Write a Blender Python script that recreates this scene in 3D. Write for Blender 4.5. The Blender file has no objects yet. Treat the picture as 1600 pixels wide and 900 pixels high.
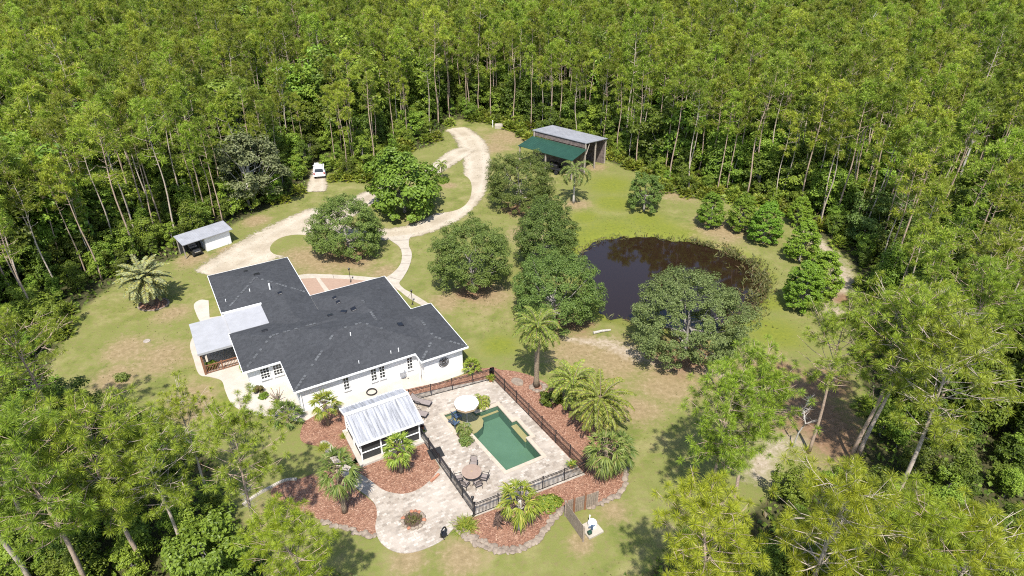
import bpy, math, random
import numpy as np
from mathutils import Vector, Matrix, geometry

scene = bpy.context.scene
COL = scene.collection
rad = math.radians

# ---------------------------------------------------------------- camera
CAM_H, F_PX, PITCH = 40.0, 1067.0, 31.4
cam_data = bpy.data.cameras.new('camera')
cam_data.sensor_width = 36.0
cam_data.lens = 36.0 * F_PX / 1600.0
cam_data.clip_start, cam_data.clip_end = 0.5, 6000.0
cam = bpy.data.objects.new('camera', cam_data)
COL.objects.link(cam)
cam.location = (0, 0, CAM_H)
cam.rotation_euler = (rad(90 - PITCH), 0, 0)
scene.camera = cam

# ---------------------------------------------------------------- sky, sun, exposure
SUN_EL, SUN_AZ = 59.0, 181.0          # the sun stands behind the camera; azimuth clockwise from +Y
world = bpy.data.worlds.new('World')
scene.world = world
world.use_nodes = True
wn = world.node_tree
sky = wn.nodes.new('ShaderNodeTexSky')
sky.sky_type = 'NISHITA'
sky.sun_disc = False
sky.sun_elevation = rad(SUN_EL)
sky.sun_rotation = rad(SUN_AZ)
wn.links.new(sky.outputs[0], wn.nodes['Background'].inputs['Color'])
wn.nodes['Background'].inputs['Strength'].default_value = 0.15
sun_data = bpy.data.lights.new('sun', 'SUN')
sun_data.energy = 4.8
sun_data.angle = rad(0.5)
sun_data.color = (1.0, 0.955, 0.88)
sun = bpy.data.objects.new('sun', sun_data)
COL.objects.link(sun)
to_sun = Vector((math.sin(rad(SUN_AZ)) * math.cos(rad(SUN_EL)), math.cos(rad(SUN_AZ)) * math.cos(rad(SUN_EL)), math.sin(rad(SUN_EL))))
sun.rotation_euler = to_sun.to_track_quat('Z', 'Y').to_euler()
scene.view_settings.view_transform = 'Standard'
scene.view_settings.look = 'None'
scene.view_settings.gamma = 1
scene.view_settings.use_curve_mapping = False
scene.view_settings.exposure = 0.72
scene.render.engine = 'CYCLES'
scene.cycles.max_bounces = 6
scene.cycles.diffuse_bounces = 3
scene.cycles.glossy_bounces = 3
scene.cycles.transmission_bounces = 4
scene.cycles.transparent_max_bounces = 8
scene.cycles.use_denoising = False
scene.cycles.filter_width = 1.1

rng = np.random.default_rng(11)
R_ = random.Random(5)

# ---------------------------------------------------------------- from photograph to ground plan
_p = rad(PITCH)
def P(x, y, h=0.0):
    """plan position of what stands at height h above the ground in the photo's pixel (x, y)"""
    dx, df, du = x - 800.0, F_PX, -(y - 450.0)
    Y = df * math.cos(_p) + du * math.sin(_p)
    Z = -df * math.sin(_p) + du * math.cos(_p)
    t = (h - CAM_H) / Z
    return Vector((dx * t, Y * t, h))
def proj(w):
    D = w[1] * math.cos(_p) - (w[2] - CAM_H) * math.sin(_p)
    U = w[1] * math.sin(_p) + (w[2] - CAM_H) * math.cos(_p)
    return 800 + F_PX * w[0] / D, 450 - F_PX * U / D, D
def height_at(base, top):
    """height of an upright thing from its base pixel and top pixel"""
    b = P(*base); t = P(*top)
    return CAM_H * (1 - b.y / t.y)
HOUSE_O = Vector((-18.31, 44.36, 0)); HOUSE_A = rad(29.5)
_hm = Matrix.Translation(HOUSE_O) @ Matrix.Rotation(HOUSE_A, 4, 'Z')
def HW(x, y, z=0.0):
    return _hm @ Vector((x, y, z))
def house_local(px, py, h=0.0):
    return _hm.inverted() @ P(px, py, h)

# ---------------------------------------------------------------- materials
def new_mat(name):
    m = bpy.data.materials.new(name)
    m.use_nodes = True
    nt = m.node_tree
    return m, nt, nt.nodes['Principled BSDF'], nt.nodes['Material Output']
def nd(nt, kind, **kw):
    n = nt.nodes.new(kind)
    for k, v in kw.items():
        if k.startswith('i_'):
            n.inputs[k[2:].replace('_', ' ')].default_value = v
        else:
            setattr(n, k, v)
    return n
def ramp(nt, fac, stops):
    n = nt.nodes.new('ShaderNodeValToRGB')
    e = n.color_ramp.elements
    while len(e) < len(stops): e.new(0.5)
    for q, (pos, c) in zip(e, stops):
        q.position = pos; q.color = (*c, 1) if len(c) == 3 else c
    nt.links.new(fac, n.inputs[0])
    return n.outputs[0]
def mix(nt, fac, a, b, mode='MIX'):
    n = nt.nodes.new('ShaderNodeMix'); n.data_type = 'RGBA'; n.blend_type = mode
    for sock, v in ((n.inputs[0], fac), (n.inputs[6], a), (n.inputs[7], b)):
        if isinstance(v, (int, float)): sock.default_value = v
        elif isinstance(v, tuple): sock.default_value = (*v, 1)
        else: nt.links.new(v, sock)
    return n.outputs[2]
def mth(nt, op, a, b=None, c=None, clamp=False):
    n = nt.nodes.new('ShaderNodeMath'); n.operation = op; n.use_clamp = clamp
    for i, v in enumerate((a, b, c)):
        if v is None: continue
        if isinstance(v, (int, float)): n.inputs[i].default_value = v
        else: nt.links.new(v, n.inputs[i])
    return n.outputs[0]
def mrange(nt, v, a, b, lo=0.0, hi=1.0):
    n = nt.nodes.new('ShaderNodeMapRange'); n.interpolation_type = 'SMOOTHSTEP'
    nt.links.new(v, n.inputs[0])
    n.inputs[1].default_value, n.inputs[2].default_value = a, b
    n.inputs[3].default_value, n.inputs[4].default_value = lo, hi
    return n.outputs[0]
def noise(nt, co, scale, detail=4.0, rough=0.55):
    n = nd(nt, 'ShaderNodeTexNoise'); n.inputs['Scale'].default_value = scale
    n.inputs['Detail'].default_value = detail; n.inputs['Roughness'].default_value = rough
    if co is not None: nt.links.new(co, n.inputs['Vector'])
    return n.outputs['Fac']
def pos(nt):
    return nd(nt, 'ShaderNodeNewGeometry').outputs['Position']
def objco(nt):
    return nd(nt, 'ShaderNodeTexCoord').outputs['Object']
def bump(nt, bsdf, h, strength=0.4, dist=0.05):
    b = nd(nt, 'ShaderNodeBump'); b.inputs['Strength'].default_value = strength; b.inputs['Distance'].default_value = dist
    nt.links.new(h, b.inputs['Height']); nt.links.new(b.outputs[0], bsdf.inputs['Normal'])
def simple(name, c1, c2=None, scale=6.0, rough=0.7, metal=0.0, bmp=0.0, spec=0.4, world_co=False):
    m, nt, b, _ = new_mat(name)
    c2 = c2 or tuple(v * 0.8 for v in c1)
    n = noise(nt, pos(nt) if world_co else objco(nt), scale, 5, 0.6)
    nt.links.new(ramp(nt, n, [(0.3, c2), (0.7, c1)]), b.inputs['Base Color'])
    b.inputs['Roughness'].default_value = rough; b.inputs['Metallic'].default_value = metal
    b.inputs['Specular IOR Level'].default_value = spec
    if bmp: bump(nt, b, n, bmp, 0.03)
    return m
def leaf_mat(name, dark, light, odd=None, odd_at=0.95, transl=0.35, var=0.35, rough=0.5):
    """leaves differ one from another (per island) and tree from tree (per object)"""
    m, nt, b, out = new_mat(name)
    g = nd(nt, 'ShaderNodeNewGeometry').outputs['Random Per Island']
    stops = [(0.0, dark), (0.9 * odd_at, light)]
    if odd: stops += [(odd_at, light), (min(1.0, odd_at + 0.02), odd)]
    col = ramp(nt, g, stops)
    h = nd(nt, 'ShaderNodeHueSaturation')
    orn = nd(nt, 'ShaderNodeObjectInfo').outputs['Random']
    nt.links.new(mrange(nt, orn, 0, 1, 1 - var, 1 + var), h.inputs['Value'])
    r2 = mth(nt, 'FRACT', mth(nt, 'MULTIPLY', orn, 7.31))
    nt.links.new(mrange(nt, r2, 0, 1, 0.488, 0.515), h.inputs['Hue'])
    nt.links.new(col, h.inputs['Color'])
    nt.links.new(h.outputs[0], b.inputs['Base Color'])
    b.inputs['Roughness'].default_value = rough
    b.inputs['Specular IOR Level'].default_value = 0.35
    if transl:
        t = nd(nt, 'ShaderNodeBsdfTranslucent'); nt.links.new(h.outputs[0], t.inputs['Color'])
        mx = nd(nt, 'ShaderNodeMixShader'); mx.inputs[0].default_value = transl
        nt.links.new(b.outputs[0], mx.inputs[1]); nt.links.new(t.outputs[0], mx.inputs[2])
        nt.links.new(mx.outputs[0], out.inputs['Surface'])
    return m

M = {}
M['pine'] = leaf_mat('pine_needles', (0.150, 0.202, 0.018), (0.350, 0.425, 0.046), odd=(0.38, 0.27, 0.15), odd_at=0.945, var=0.28, transl=0.42)
M['pine_bright'] = leaf_mat('bright_pine_needles', (0.10, 0.140, 0.008), (0.40, 0.46, 0.028), odd=(0.25, 0.15, 0.06), odd_at=0.99, var=0.05)
M['pine_near'] = leaf_mat('long_pine_needles', (0.085, 0.125, 0.010), (0.335, 0.420, 0.034), odd=(0.32, 0.20, 0.09), odd_at=0.975, var=0.10, transl=0.28)
M['oak'] = leaf_mat('live_oak_leaves', (0.080, 0.122, 0.020), (0.200, 0.262, 0.058), var=0.16, transl=0.4)
M['hardwood'] = leaf_mat('hardwood_leaves', (0.095, 0.148, 0.014), (0.230, 0.310, 0.038), var=0.42, transl=0.42)
M['maple'] = leaf_mat('maple_leaves', (0.085, 0.140, 0.012), (0.190, 0.280, 0.032), var=0.1)
M['silver'] = leaf_mat('silvery_leaves', (0.09, 0.115, 0.038), (0.22, 0.245, 0.11), var=0.08)
M['cypress'] = leaf_mat('cypress_needles', (0.105, 0.175, 0.012), (0.225, 0.345, 0.032), var=0.10)
M['palm'] = leaf_mat('date_palm_fronds', (0.11, 0.15, 0.018), (0.29, 0.33, 0.055), odd=(0.38, 0.31, 0.05), odd_at=0.93, var=0.08, transl=0.3)
M['palm_blue'] = leaf_mat('blue_palm_fronds', (0.19, 0.225, 0.095), (0.36, 0.40, 0.20), odd=(0.36, 0.36, 0.09), odd_at=0.68, var=0.05, transl=0.25)
M['fan'] = leaf_mat('fan_palm_leaves', (0.10, 0.15, 0.014), (0.26, 0.31, 0.036), odd=(0.38, 0.34, 0.06), odd_at=0.9, var=0.12, transl=0.3)
M['fan_dark'] = leaf_mat('cabbage_palm_leaves', (0.070, 0.11, 0.018), (0.19, 0.235, 0.05), odd=(0.22, 0.18, 0.07), odd_at=0.93, var=0.12, transl=0.3)
M['palmetto'] = leaf_mat('saw_palmetto_leaves', (0.11, 0.155, 0.014), (0.27, 0.31, 0.036), odd=(0.27, 0.2, 0.06), odd_at=0.94, var=0.2, transl=0.3)
M['reed'] = leaf_mat('pond_weeds', (0.07, 0.085, 0.02), (0.19, 0.17, 0.06), odd=(0.16, 0.10, 0.05), odd_at=0.8, var=0.1)
M['under'] = leaf_mat('undergrowth_leaves', (0.07, 0.11, 0.014), (0.20, 0.26, 0.034), odd=(0.14, 0.10, 0.05), odd_at=0.93, var=0.1)
M['dead_leaf'] = simple('withered_leaves', (0.10, 0.06, 0.04), (0.05, 0.03, 0.025), 8)
M['bark_pine'] = simple('pine_bark', (0.50, 0.42, 0.34), (0.30, 0.24, 0.19), 5, 0.9, bmp=0.6)
M['bark_red'] = simple('reddish_pine_bark', (0.45, 0.34, 0.26), (0.26, 0.185, 0.135), 5, 0.9, bmp=0.6)
M['bark_grey'] = simple('grey_bark', (0.33, 0.30, 0.27), (0.17, 0.155, 0.14), 4, 0.9, bmp=0.5)
M['bark_palm'] = simple('palm_trunk', (0.28, 0.22, 0.15), (0.12, 0.09, 0.06), 9, 0.9, bmp=0.8)
M['bark_pale'] = simple('pale_palm_trunk', (0.46, 0.43, 0.38), (0.32, 0.30, 0.26), 5, 0.8)
M['dead_wood'] = simple('bare_dead_wood', (0.45, 0.42, 0.38), (0.28, 0.26, 0.23), 5, 0.85)

def stucco():
    m, nt, b, _ = new_mat('white_stucco')
    n = noise(nt, objco(nt), 1.2, 6, 0.65); n2 = noise(nt, objco(nt), 60, 2)
    nt.links.new(ramp(nt, n, [(0.25, (0.68, 0.675, 0.66)), (0.6, (0.76, 0.76, 0.75))]), b.inputs['Base Color'])
    b.inputs['Roughness'].default_value = 0.85
    bump(nt, b, n2, 0.2, 0.01)
    return m
M['stucco'] = stucco()
M['white'] = simple('white_paint', (0.80, 0.80, 0.79), (0.72, 0.72, 0.70), 4, 0.5)
M['white_roof'] = simple('white_roof_membrane', (0.345, 0.345, 0.357), (0.29, 0.29, 0.298), 1.2, 0.55)
def shingle():
    m, nt, b, _ = new_mat('charcoal_shingles')
    co = objco(nt)
    big = noise(nt, co, 0.5, 4); mid = noise(nt, co, 3.2, 3, 0.7); fine = noise(nt, co, 14, 2, 0.8)
    v = nd(nt, 'ShaderNodeTexVoronoi'); v.inputs['Scale'].default_value = 3.6; nt.links.new(co, v.inputs['Vector'])
    c = ramp(nt, fine, [(0.30, (0.010, 0.011, 0.013)), (0.72, (0.085, 0.088, 0.095))])
    c = mix(nt, 0.45, c, ramp(nt, mth(nt, 'ADD', mth(nt, 'MULTIPLY', mid, 0.5), mth(nt, 'MULTIPLY', nd_sep(nt, v.outputs['Color']), 0.5)), [(0.25, (0.015, 0.016, 0.018)), (0.75, (0.060, 0.062, 0.067))]))
    c = mix(nt, 0.4, c, ramp(nt, big, [(0.3, (0.032, 0.033, 0.036)), (0.7, (0.052, 0.054, 0.058))]))
    nt.links.new(c, b.inputs['Base Color'])
    b.inputs['Roughness'].default_value = 0.85; b.inputs['Specular IOR Level'].default_value = 0.3
    bump(nt, b, fine, 0.5, 0.03)
    return m
def nd_sep(nt, c):
    s = nd(nt, 'ShaderNodeSeparateColor'); nt.links.new(c, s.inputs[0]); return s.outputs[0]
M['shingle'] = shingle()
M['ridge_cap'] = simple('weathered_ridge_shingles', (0.11, 0.115, 0.12), (0.045, 0.047, 0.05), 1.6, 0.85)
M['black'] = simple('black_paint', (0.018, 0.018, 0.02), (0.012, 0.012, 0.013), 5, 0.4)
M['dark_iron'] = simple('dark_bronze_metal', (0.030, 0.025, 0.024), (0.02, 0.017, 0.017), 5, 0.45)
M['rubber'] = simple('rubber', (0.02, 0.02, 0.02), (0.012, 0.012, 0.012), 5, 0.8)
M['vent'] = simple('black_vent_plastic', (0.012, 0.012, 0.016), (0.008, 0.008, 0.01), 5, 0.35)
def glass_dark(name, c):
    m, nt, b, _ = new_mat(name)
    b.inputs['Base Color'].default_value = (*c, 1); b.inputs['Roughness'].default_value = 0.08
    b.inputs['Specular IOR Level'].default_value = 0.5
    return m
M['glass'] = glass_dark('dark_window_glass', (0.025, 0.028, 0.030))
M['screen'] = simple('insect_screen', (0.035, 0.035, 0.035), (0.025, 0.025, 0.025), 5, 0.7)  # also darkens the shed's back wall as painted shade
M['wood_brown'] = simple('stained_wood', (0.26, 0.12, 0.065), (0.15, 0.07, 0.04), 6, 0.6)
M['wood_grey'] = simple('weathered_fence_boards', (0.30, 0.24, 0.185), (0.18, 0.14, 0.11), 5, 0.85)
M['wood_post'] = simple('grey_wood_posts', (0.36, 0.31, 0.26), (0.22, 0.19, 0.16), 4, 0.85)
M['green_metal'] = simple('green_roof_metal', (0.016, 0.056, 0.036), (0.012, 0.043, 0.028), 1.2, 0.45)
M['grey_metal'] = simple('grey_roof_metal', (0.31, 0.315, 0.34), (0.23, 0.235, 0.255), 0.9, 0.5)
M['dark_block'] = simple('block_wall', (0.22, 0.17, 0.15), (0.07, 0.055, 0.05), 2.5, 0.9)
M['rock_pale'] = simple('pale_rock', (0.29, 0.235, 0.18), (0.15, 0.115, 0.09), 3, 0.9, bmp=0.4, world_co=True)
M['rock_red'] = simple('red_rock', (0.42, 0.20, 0.12), (0.24, 0.10, 0.06), 3, 0.9, bmp=0.4, world_co=True)
M['terracotta'] = simple('terracotta', (0.42, 0.17, 0.07), (0.30, 0.11, 0.05), 4, 0.8)
M['blue_plastic'] = simple('slate_blue_plastic', (0.065, 0.10, 0.16), (0.05, 0.08, 0.13), 4, 0.5)
M['sling'] = simple('taupe_sling_fabric', (0.25, 0.21, 0.195), (0.20, 0.17, 0.155), 5, 0.8)
M['canvas'] = simple('white_canvas', (0.80, 0.79, 0.76), (0.74, 0.73, 0.70), 2, 0.85)
M['tan_canvas'] = simple('tan_trim_canvas', (0.34, 0.25, 0.16), (0.26, 0.19, 0.12), 3, 0.85)
M['table_stone'] = simple('tan_table_top', (0.31, 0.225, 0.175), (0.25, 0.18, 0.135), 3, 0.5)
M['car_white'] = simple('white_car_paint', (0.80, 0.80, 0.80), (0.78, 0.78, 0.78), 1, 0.2)
M['car_red'] = simple('red_lamp_lens', (0.35, 0.02, 0.015), None, 3, 0.25)
M['chrome'] = simple('bright_metal', (0.6, 0.6, 0.6), None, 3, 0.3, 0.9)
M['concrete'] = simple('pale_concrete', (0.42, 0.375, 0.31), (0.33, 0.29, 0.235), 1.6, 0.85, bmp=0.1, world_co=True)
M['concrete_white'] = simple('whitewashed_concrete', (0.45, 0.405, 0.35), (0.37, 0.33, 0.28), 1.0, 0.85, world_co=True)
M['pool_stone'] = simple('pale_coping_stone', (0.44, 0.38, 0.30), (0.36, 0.30, 0.235), 3, 0.7, world_co=True)
M['soil'] = simple('dark_soil', (0.10, 0.065, 0.045), (0.05, 0.035, 0.025), 8, 0.95, bmp=0.5, world_co=True)

def pavers():
    m, nt, b, _ = new_mat('travertine_pavers')
    co = pos(nt)
    mp = nd(nt, 'ShaderNodeMapping'); mp.inputs['Rotation'].default_value = (0, 0, -HOUSE_A)
    nt.links.new(co, mp.inputs['Vector'])
    br = nd(nt, 'ShaderNodeTexBrick'); br.inputs['Scale'].default_value = 1.0
    br.inputs['Brick Width'].default_value = 0.33; br.inputs['Row Height'].default_value = 0.22
    br.inputs['Mortar Size'].default_value = 0.012; br.inputs['Bias'].default_value = 0.0
    br.inputs['Color1'].default_value = (0, 0, 0, 1); br.inputs['Color2'].default_value = (1, 1, 1, 1); br.inputs['Mortar'].default_value = (0.25, 0.25, 0.25, 1)
    nt.links.new(mp.outputs[0], br.inputs['Vector'])
    n = noise(nt, co, 1.4, 4, 0.7); n2 = noise(nt, co, 7, 3, 0.7); n3 = noise(nt, co, 0.28, 3, 0.6)
    c = ramp(nt, nd_sep(nt, br.outputs['Color']), [(0.0, (0.18, 0.15, 0.12)), (0.35, (0.28, 0.24, 0.195)), (0.75, (0.345, 0.305, 0.255)), (1.0, (0.45, 0.41, 0.36))])
    c = mix(nt, mrange(nt, n2, 0.42, 0.72), c, (0.29, 0.235, 0.185))
    c = mix(nt, mth(nt, 'MULTIPLY', mrange(nt, n, 0.5, 0.75), 0.45), c, (0.27, 0.225, 0.185))
    c = mix(nt, mth(nt, 'MULTIPLY', mrange(nt, n3, 0.42, 0.65), 0.35), c, (0.52, 0.46, 0.395))
    nt.links.new(c, b.inputs['Base Color']); b.inputs['Roughness'].default_value = 0.8
    bump(nt, b, n2, 0.2, 0.01)
    return m
M['pavers'] = pavers()
def brick_pave():
    m, nt, b, _ = new_mat('pinkish_brick_paving')
    co = pos(nt)
    br = nd(nt, 'ShaderNodeTexBrick'); br.inputs['Scale'].default_value = 1.0
    br.inputs['Brick Width'].default_value = 0.22; br.inputs['Row Height'].default_value = 0.11; br.inputs['Mortar Size'].default_value = 0.008
    br.inputs['Color1'].default_value = (0.27, 0.175, 0.125, 1); br.inputs['Color2'].default_value = (0.32, 0.215, 0.155, 1); br.inputs['Mortar'].default_value = (0.30, 0.215, 0.165, 1)
    nt.links.new(co, br.inputs['Vector'])
    n = noise(nt, co, 1.5, 3)
    nt.links.new(mix(nt, mth(nt, 'MULTIPLY', n, 0.5), br.outputs['Color'], (0.33, 0.235, 0.175)), b.inputs['Base Color'])
    b.inputs['Roughness'].default_value = 0.85
    return m
M['brick_pave'] = brick_pave()
def mulch():
    m, nt, b, _ = new_mat('red_bark_mulch')
    co = pos(nt)
    v = nd(nt, 'ShaderNodeTexVoronoi'); v.inputs['Scale'].default_value = 12; nt.links.new(co, v.inputs['Vector'])
    n = noise(nt, co, 0.9, 5, 0.65); nf = noise(nt, co, 9, 3, 0.7)
    c = ramp(nt, nd_sep(nt, v.outputs['Color']), [(0.0, (0.085, 0.036, 0.022)), (0.35, (0.215, 0.100, 0.060)), (0.75, (0.31, 0.165, 0.105)), (1.0, (0.45, 0.29, 0.205))])
    c = mix(nt, mrange(nt, nf, 0.35, 0.7), c, (0.185, 0.088, 0.053))
    c = mix(nt, mth(nt, 'MULTIPLY', mrange(nt, n, 0.45, 0.75), 0.5), c, (0.31, 0.18, 0.115))
    nt.links.new(c, b.inputs['Base Color']); b.inputs['Roughness'].default_value = 0.95
    bump(nt, b, v.outputs['Distance'], 0.8, 0.06)
    return m
M['mulch'] = mulch()
def gravel():
    m, nt, b, out = new_mat('pale_shell_gravel')
    co = pos(nt)
    at = nd(nt, 'ShaderNodeAttribute', attribute_name='edge').outputs['Fac']
    n = noise(nt, co, 0.35, 5, 0.6); n2 = noise(nt, co, 4.5, 5, 0.75); n3 = noise(nt, co, 22, 2, 0.8); n4 = noise(nt, co, 1.6, 5, 0.7)
    c = ramp(nt, n, [(0.3, (0.27, 0.225, 0.16)), (0.5, (0.38, 0.325, 0.245)), (0.7, (0.47, 0.42, 0.335))])
    rut = nd(nt, 'ShaderNodeAttribute', attribute_name='rut').outputs['Fac']
    c = mix(nt, mth(nt, 'MULTIPLY', rut, 0.55), c, (0.49, 0.44, 0.355))
    c = mix(nt, mth(nt, 'MULTIPLY', mrange(nt, n2, 0.4, 0.7), 0.5), c, (0.27, 0.21, 0.145))
    c = mix(nt, mth(nt, 'MULTIPLY', mrange(nt, n3, 0.45, 0.7), 0.4), c, (0.19, 0.15, 0.105))
    nt.links.new(c, b.inputs['Base Color']); b.inputs['Roughness'].default_value = 0.95
    bump(nt, b, n3, 0.4, 0.03)
    e = mth(nt, 'ADD', at, mth(nt, 'MULTIPLY', mth(nt, 'SUBTRACT', mth(nt, 'ADD', mth(nt, 'MULTIPLY', n4, 0.55), mth(nt, 'MULTIPLY', n2, 0.45)), 0.5), 2.6))
    a = mrange(nt, e, 0.40, 0.85)
    tr = nd(nt, 'ShaderNodeBsdfTransparent'); mx = nd(nt, 'ShaderNodeMixShader')
    nt.links.new(a, mx.inputs[0]); nt.links.new(tr.outputs[0], mx.inputs[1]); nt.links.new(b.outputs[0], mx.inputs[2])
    nt.links.new(mx.outputs[0], out.inputs['Surface'])
    return m
M['gravel'] = gravel()
def ground_mat():
    m, nt, b, _ = new_mat('lawn_and_forest_floor')
    co = pos(nt)
    A = lambda k: nd(nt, 'ShaderNodeAttribute', attribute_name=k).outputs['Fac']
    big = noise(nt, co, 0.09, 5, 0.6); mid = noise(nt, co, 0.45, 5, 0.65); sm = noise(nt, co, 2.2, 5, 0.7); fine = noise(nt, co, 13, 3, 0.8)
    def edge(a, lo, hi, amp=0.9):
        wob = mth(nt, 'ADD', mth(nt, 'MULTIPLY', mid, 0.55), mth(nt, 'MULTIPLY', sm, 0.45))
        return mrange(nt, mth(nt, 'ADD', a, mth(nt, 'MULTIPLY', mth(nt, 'SUBTRACT', wob, 0.5), amp)), lo, hi)
    green = ramp(nt, mid, [(0.28, (0.092, 0.118, 0.024)), (0.46, (0.150, 0.163, 0.042)), (0.64, (0.225, 0.205, 0.085))])
    dryc = ramp(nt, sm, [(0.25, (0.16, 0.12, 0.060)), (0.55, (0.245, 0.185, 0.10)), (0.8, (0.34, 0.275, 0.175))])
    lushc = ramp(nt, sm, [(0.25, (0.105, 0.130, 0.018)), (0.75, (0.180, 0.190, 0.028))])
    sandc = ramp(nt, sm, [(0.2, (0.22, 0.165, 0.11)), (0.55, (0.34, 0.28, 0.21)), (0.85, (0.45, 0.40, 0.33))])
    needc = ramp(nt, sm, [(0.2, (0.11, 0.062, 0.034)), (0.55, (0.20, 0.122, 0.070)), (0.85, (0.33, 0.235, 0.155))])
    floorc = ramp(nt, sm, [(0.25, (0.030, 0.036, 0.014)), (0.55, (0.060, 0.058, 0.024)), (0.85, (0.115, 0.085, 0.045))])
    c = mix(nt, mrange(nt, big, 0.42, 0.62), green, (0.155, 0.165, 0.046))
    c = mix(nt, mth(nt, 'MULTIPLY', mrange(nt, sm, 0.45, 0.70), 0.75), c, (0.175, 0.145, 0.065))
    c = mix(nt, edge(A('lush'), 0.3, 1.05, 1.3), c, lushc)
    c = mix(nt, edge(A('dry'), 0.25, 1.0, 1.5), c, dryc)
    c = mix(nt, edge(A('sand'), 0.35, 1.15, 1.9), c, sandc)
    c = mix(nt, edge(A('needle'), 0.3, 0.95, 1.6), c, needc)
    grain = noise(nt, co, 5.5, 8, 0.9)
    c = mix(nt, mth(nt, 'MULTIPLY', mrange(nt, grain, 0.42, 0.30), 0.75), c, mix(nt, 0.6, c, (0.03, 0.042, 0.012)))
    c = mix(nt, mth(nt, 'MULTIPLY', mrange(nt, grain, 0.58, 0.70), 0.6), c, (0.30, 0.265, 0.15))
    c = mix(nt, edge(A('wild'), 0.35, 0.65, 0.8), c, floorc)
    c = mix(nt, A('bank'), c, (0.055, 0.038, 0.022))
    nt.links.new(c, b.inputs['Base Color']); b.inputs['Roughness'].default_value = 0.95; b.inputs['Specular IOR Level'].default_value = 0.15
    h = mth(nt, 'ADD', mth(nt, 'MULTIPLY', sm, 0.6), mth(nt, 'MULTIPLY', fine, 0.4))
    bump(nt, b, h, 0.6, 0.10)
    return m
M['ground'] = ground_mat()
def water_mat():
    m, nt, b, _ = new_mat('tannin_brown_water')
    b.inputs['Base Color'].default_value = (0.017, 0.009, 0.0055, 1); b.inputs['Roughness'].default_value = 0.03
    b.inputs['IOR'].default_value = 1.5
    bump(nt, b, noise(nt, pos(nt), 0.8, 2), 0.03, 0.02)
    return m
M['pond'] = water_mat()
def pool_water():
    m, nt, b, out = new_mat('clear_pool_water')
    tr = nd(nt, 'ShaderNodeBsdfTransparent'); tr.inputs[0].default_value = (0.90, 0.95, 0.88, 1)
    gl = nd(nt, 'ShaderNodeBsdfGlossy'); gl.inputs['Roughness'].default_value = 0.02
    fr = nd(nt, 'ShaderNodeFresnel'); fr.inputs[0].default_value = 1.2
    n = noise(nt, pos(nt), 2.5, 3)
    bm = nd(nt, 'ShaderNodeBump'); bm.inputs['Strength'].default_value = 0.15; bm.inputs['Distance'].default_value = 0.05
    nt.links.new(n, bm.inputs['Height']); nt.links.new(bm.outputs[0], gl.inputs['Normal']); nt.links.new(bm.outputs[0], fr.inputs['Normal'])
    mx = nd(nt, 'ShaderNodeMixShader')
    nt.links.new(fr.outputs[0], mx.inputs[0]); nt.links.new(tr.outputs[0], mx.inputs[1]); nt.links.new(gl.outputs[0], mx.inputs[2])
    nt.links.new(mx.outputs[0], out.inputs['Surface'])
    return m
M['pool_water'] = pool_water()
M['pool_deep'] = simple('water_tinted_pool_plaster', (0.085, 0.158, 0.112), (0.068, 0.132, 0.092), 0.6, 0.9, world_co=True)  # green from light absorbed in deep water, put into the plaster colour
M['pool_ledge'] = simple('khaki_pool_plaster', (0.31, 0.25, 0.130), (0.26, 0.21, 0.105), 0.8, 0.9, world_co=True)  # tint of shallow water put into the ledge colour
def ribbed(name, c1, c2, dark):
    m, nt, b, _ = new_mat(name)
    co = objco(nt)
    n = noise(nt, co, 0.9, 5, 0.7)
    sp = nd(nt, 'ShaderNodeMapping'); sp.inputs['Scale'].default_value = (6, 0.35, 1); nt.links.new(co, sp.inputs['Vector'])
    s = noise(nt, sp.outputs[0], 1.0, 4, 0.7)
    c = ramp(nt, s, [(0.36, dark), (0.50, c2), (0.62, c1)])
    nt.links.new(mix(nt, mth(nt, 'MULTIPLY', n, 0.5), c, c1), b.inputs['Base Color'])
    b.inputs['Roughness'].default_value = 0.5; b.inputs['Metallic'].default_value = 0.0
    return m
M['ribbed_metal'] = ribbed('streaked_galvanised_roof', (0.38, 0.385, 0.405), (0.29, 0.295, 0.315), (0.12, 0.125, 0.135))

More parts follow.
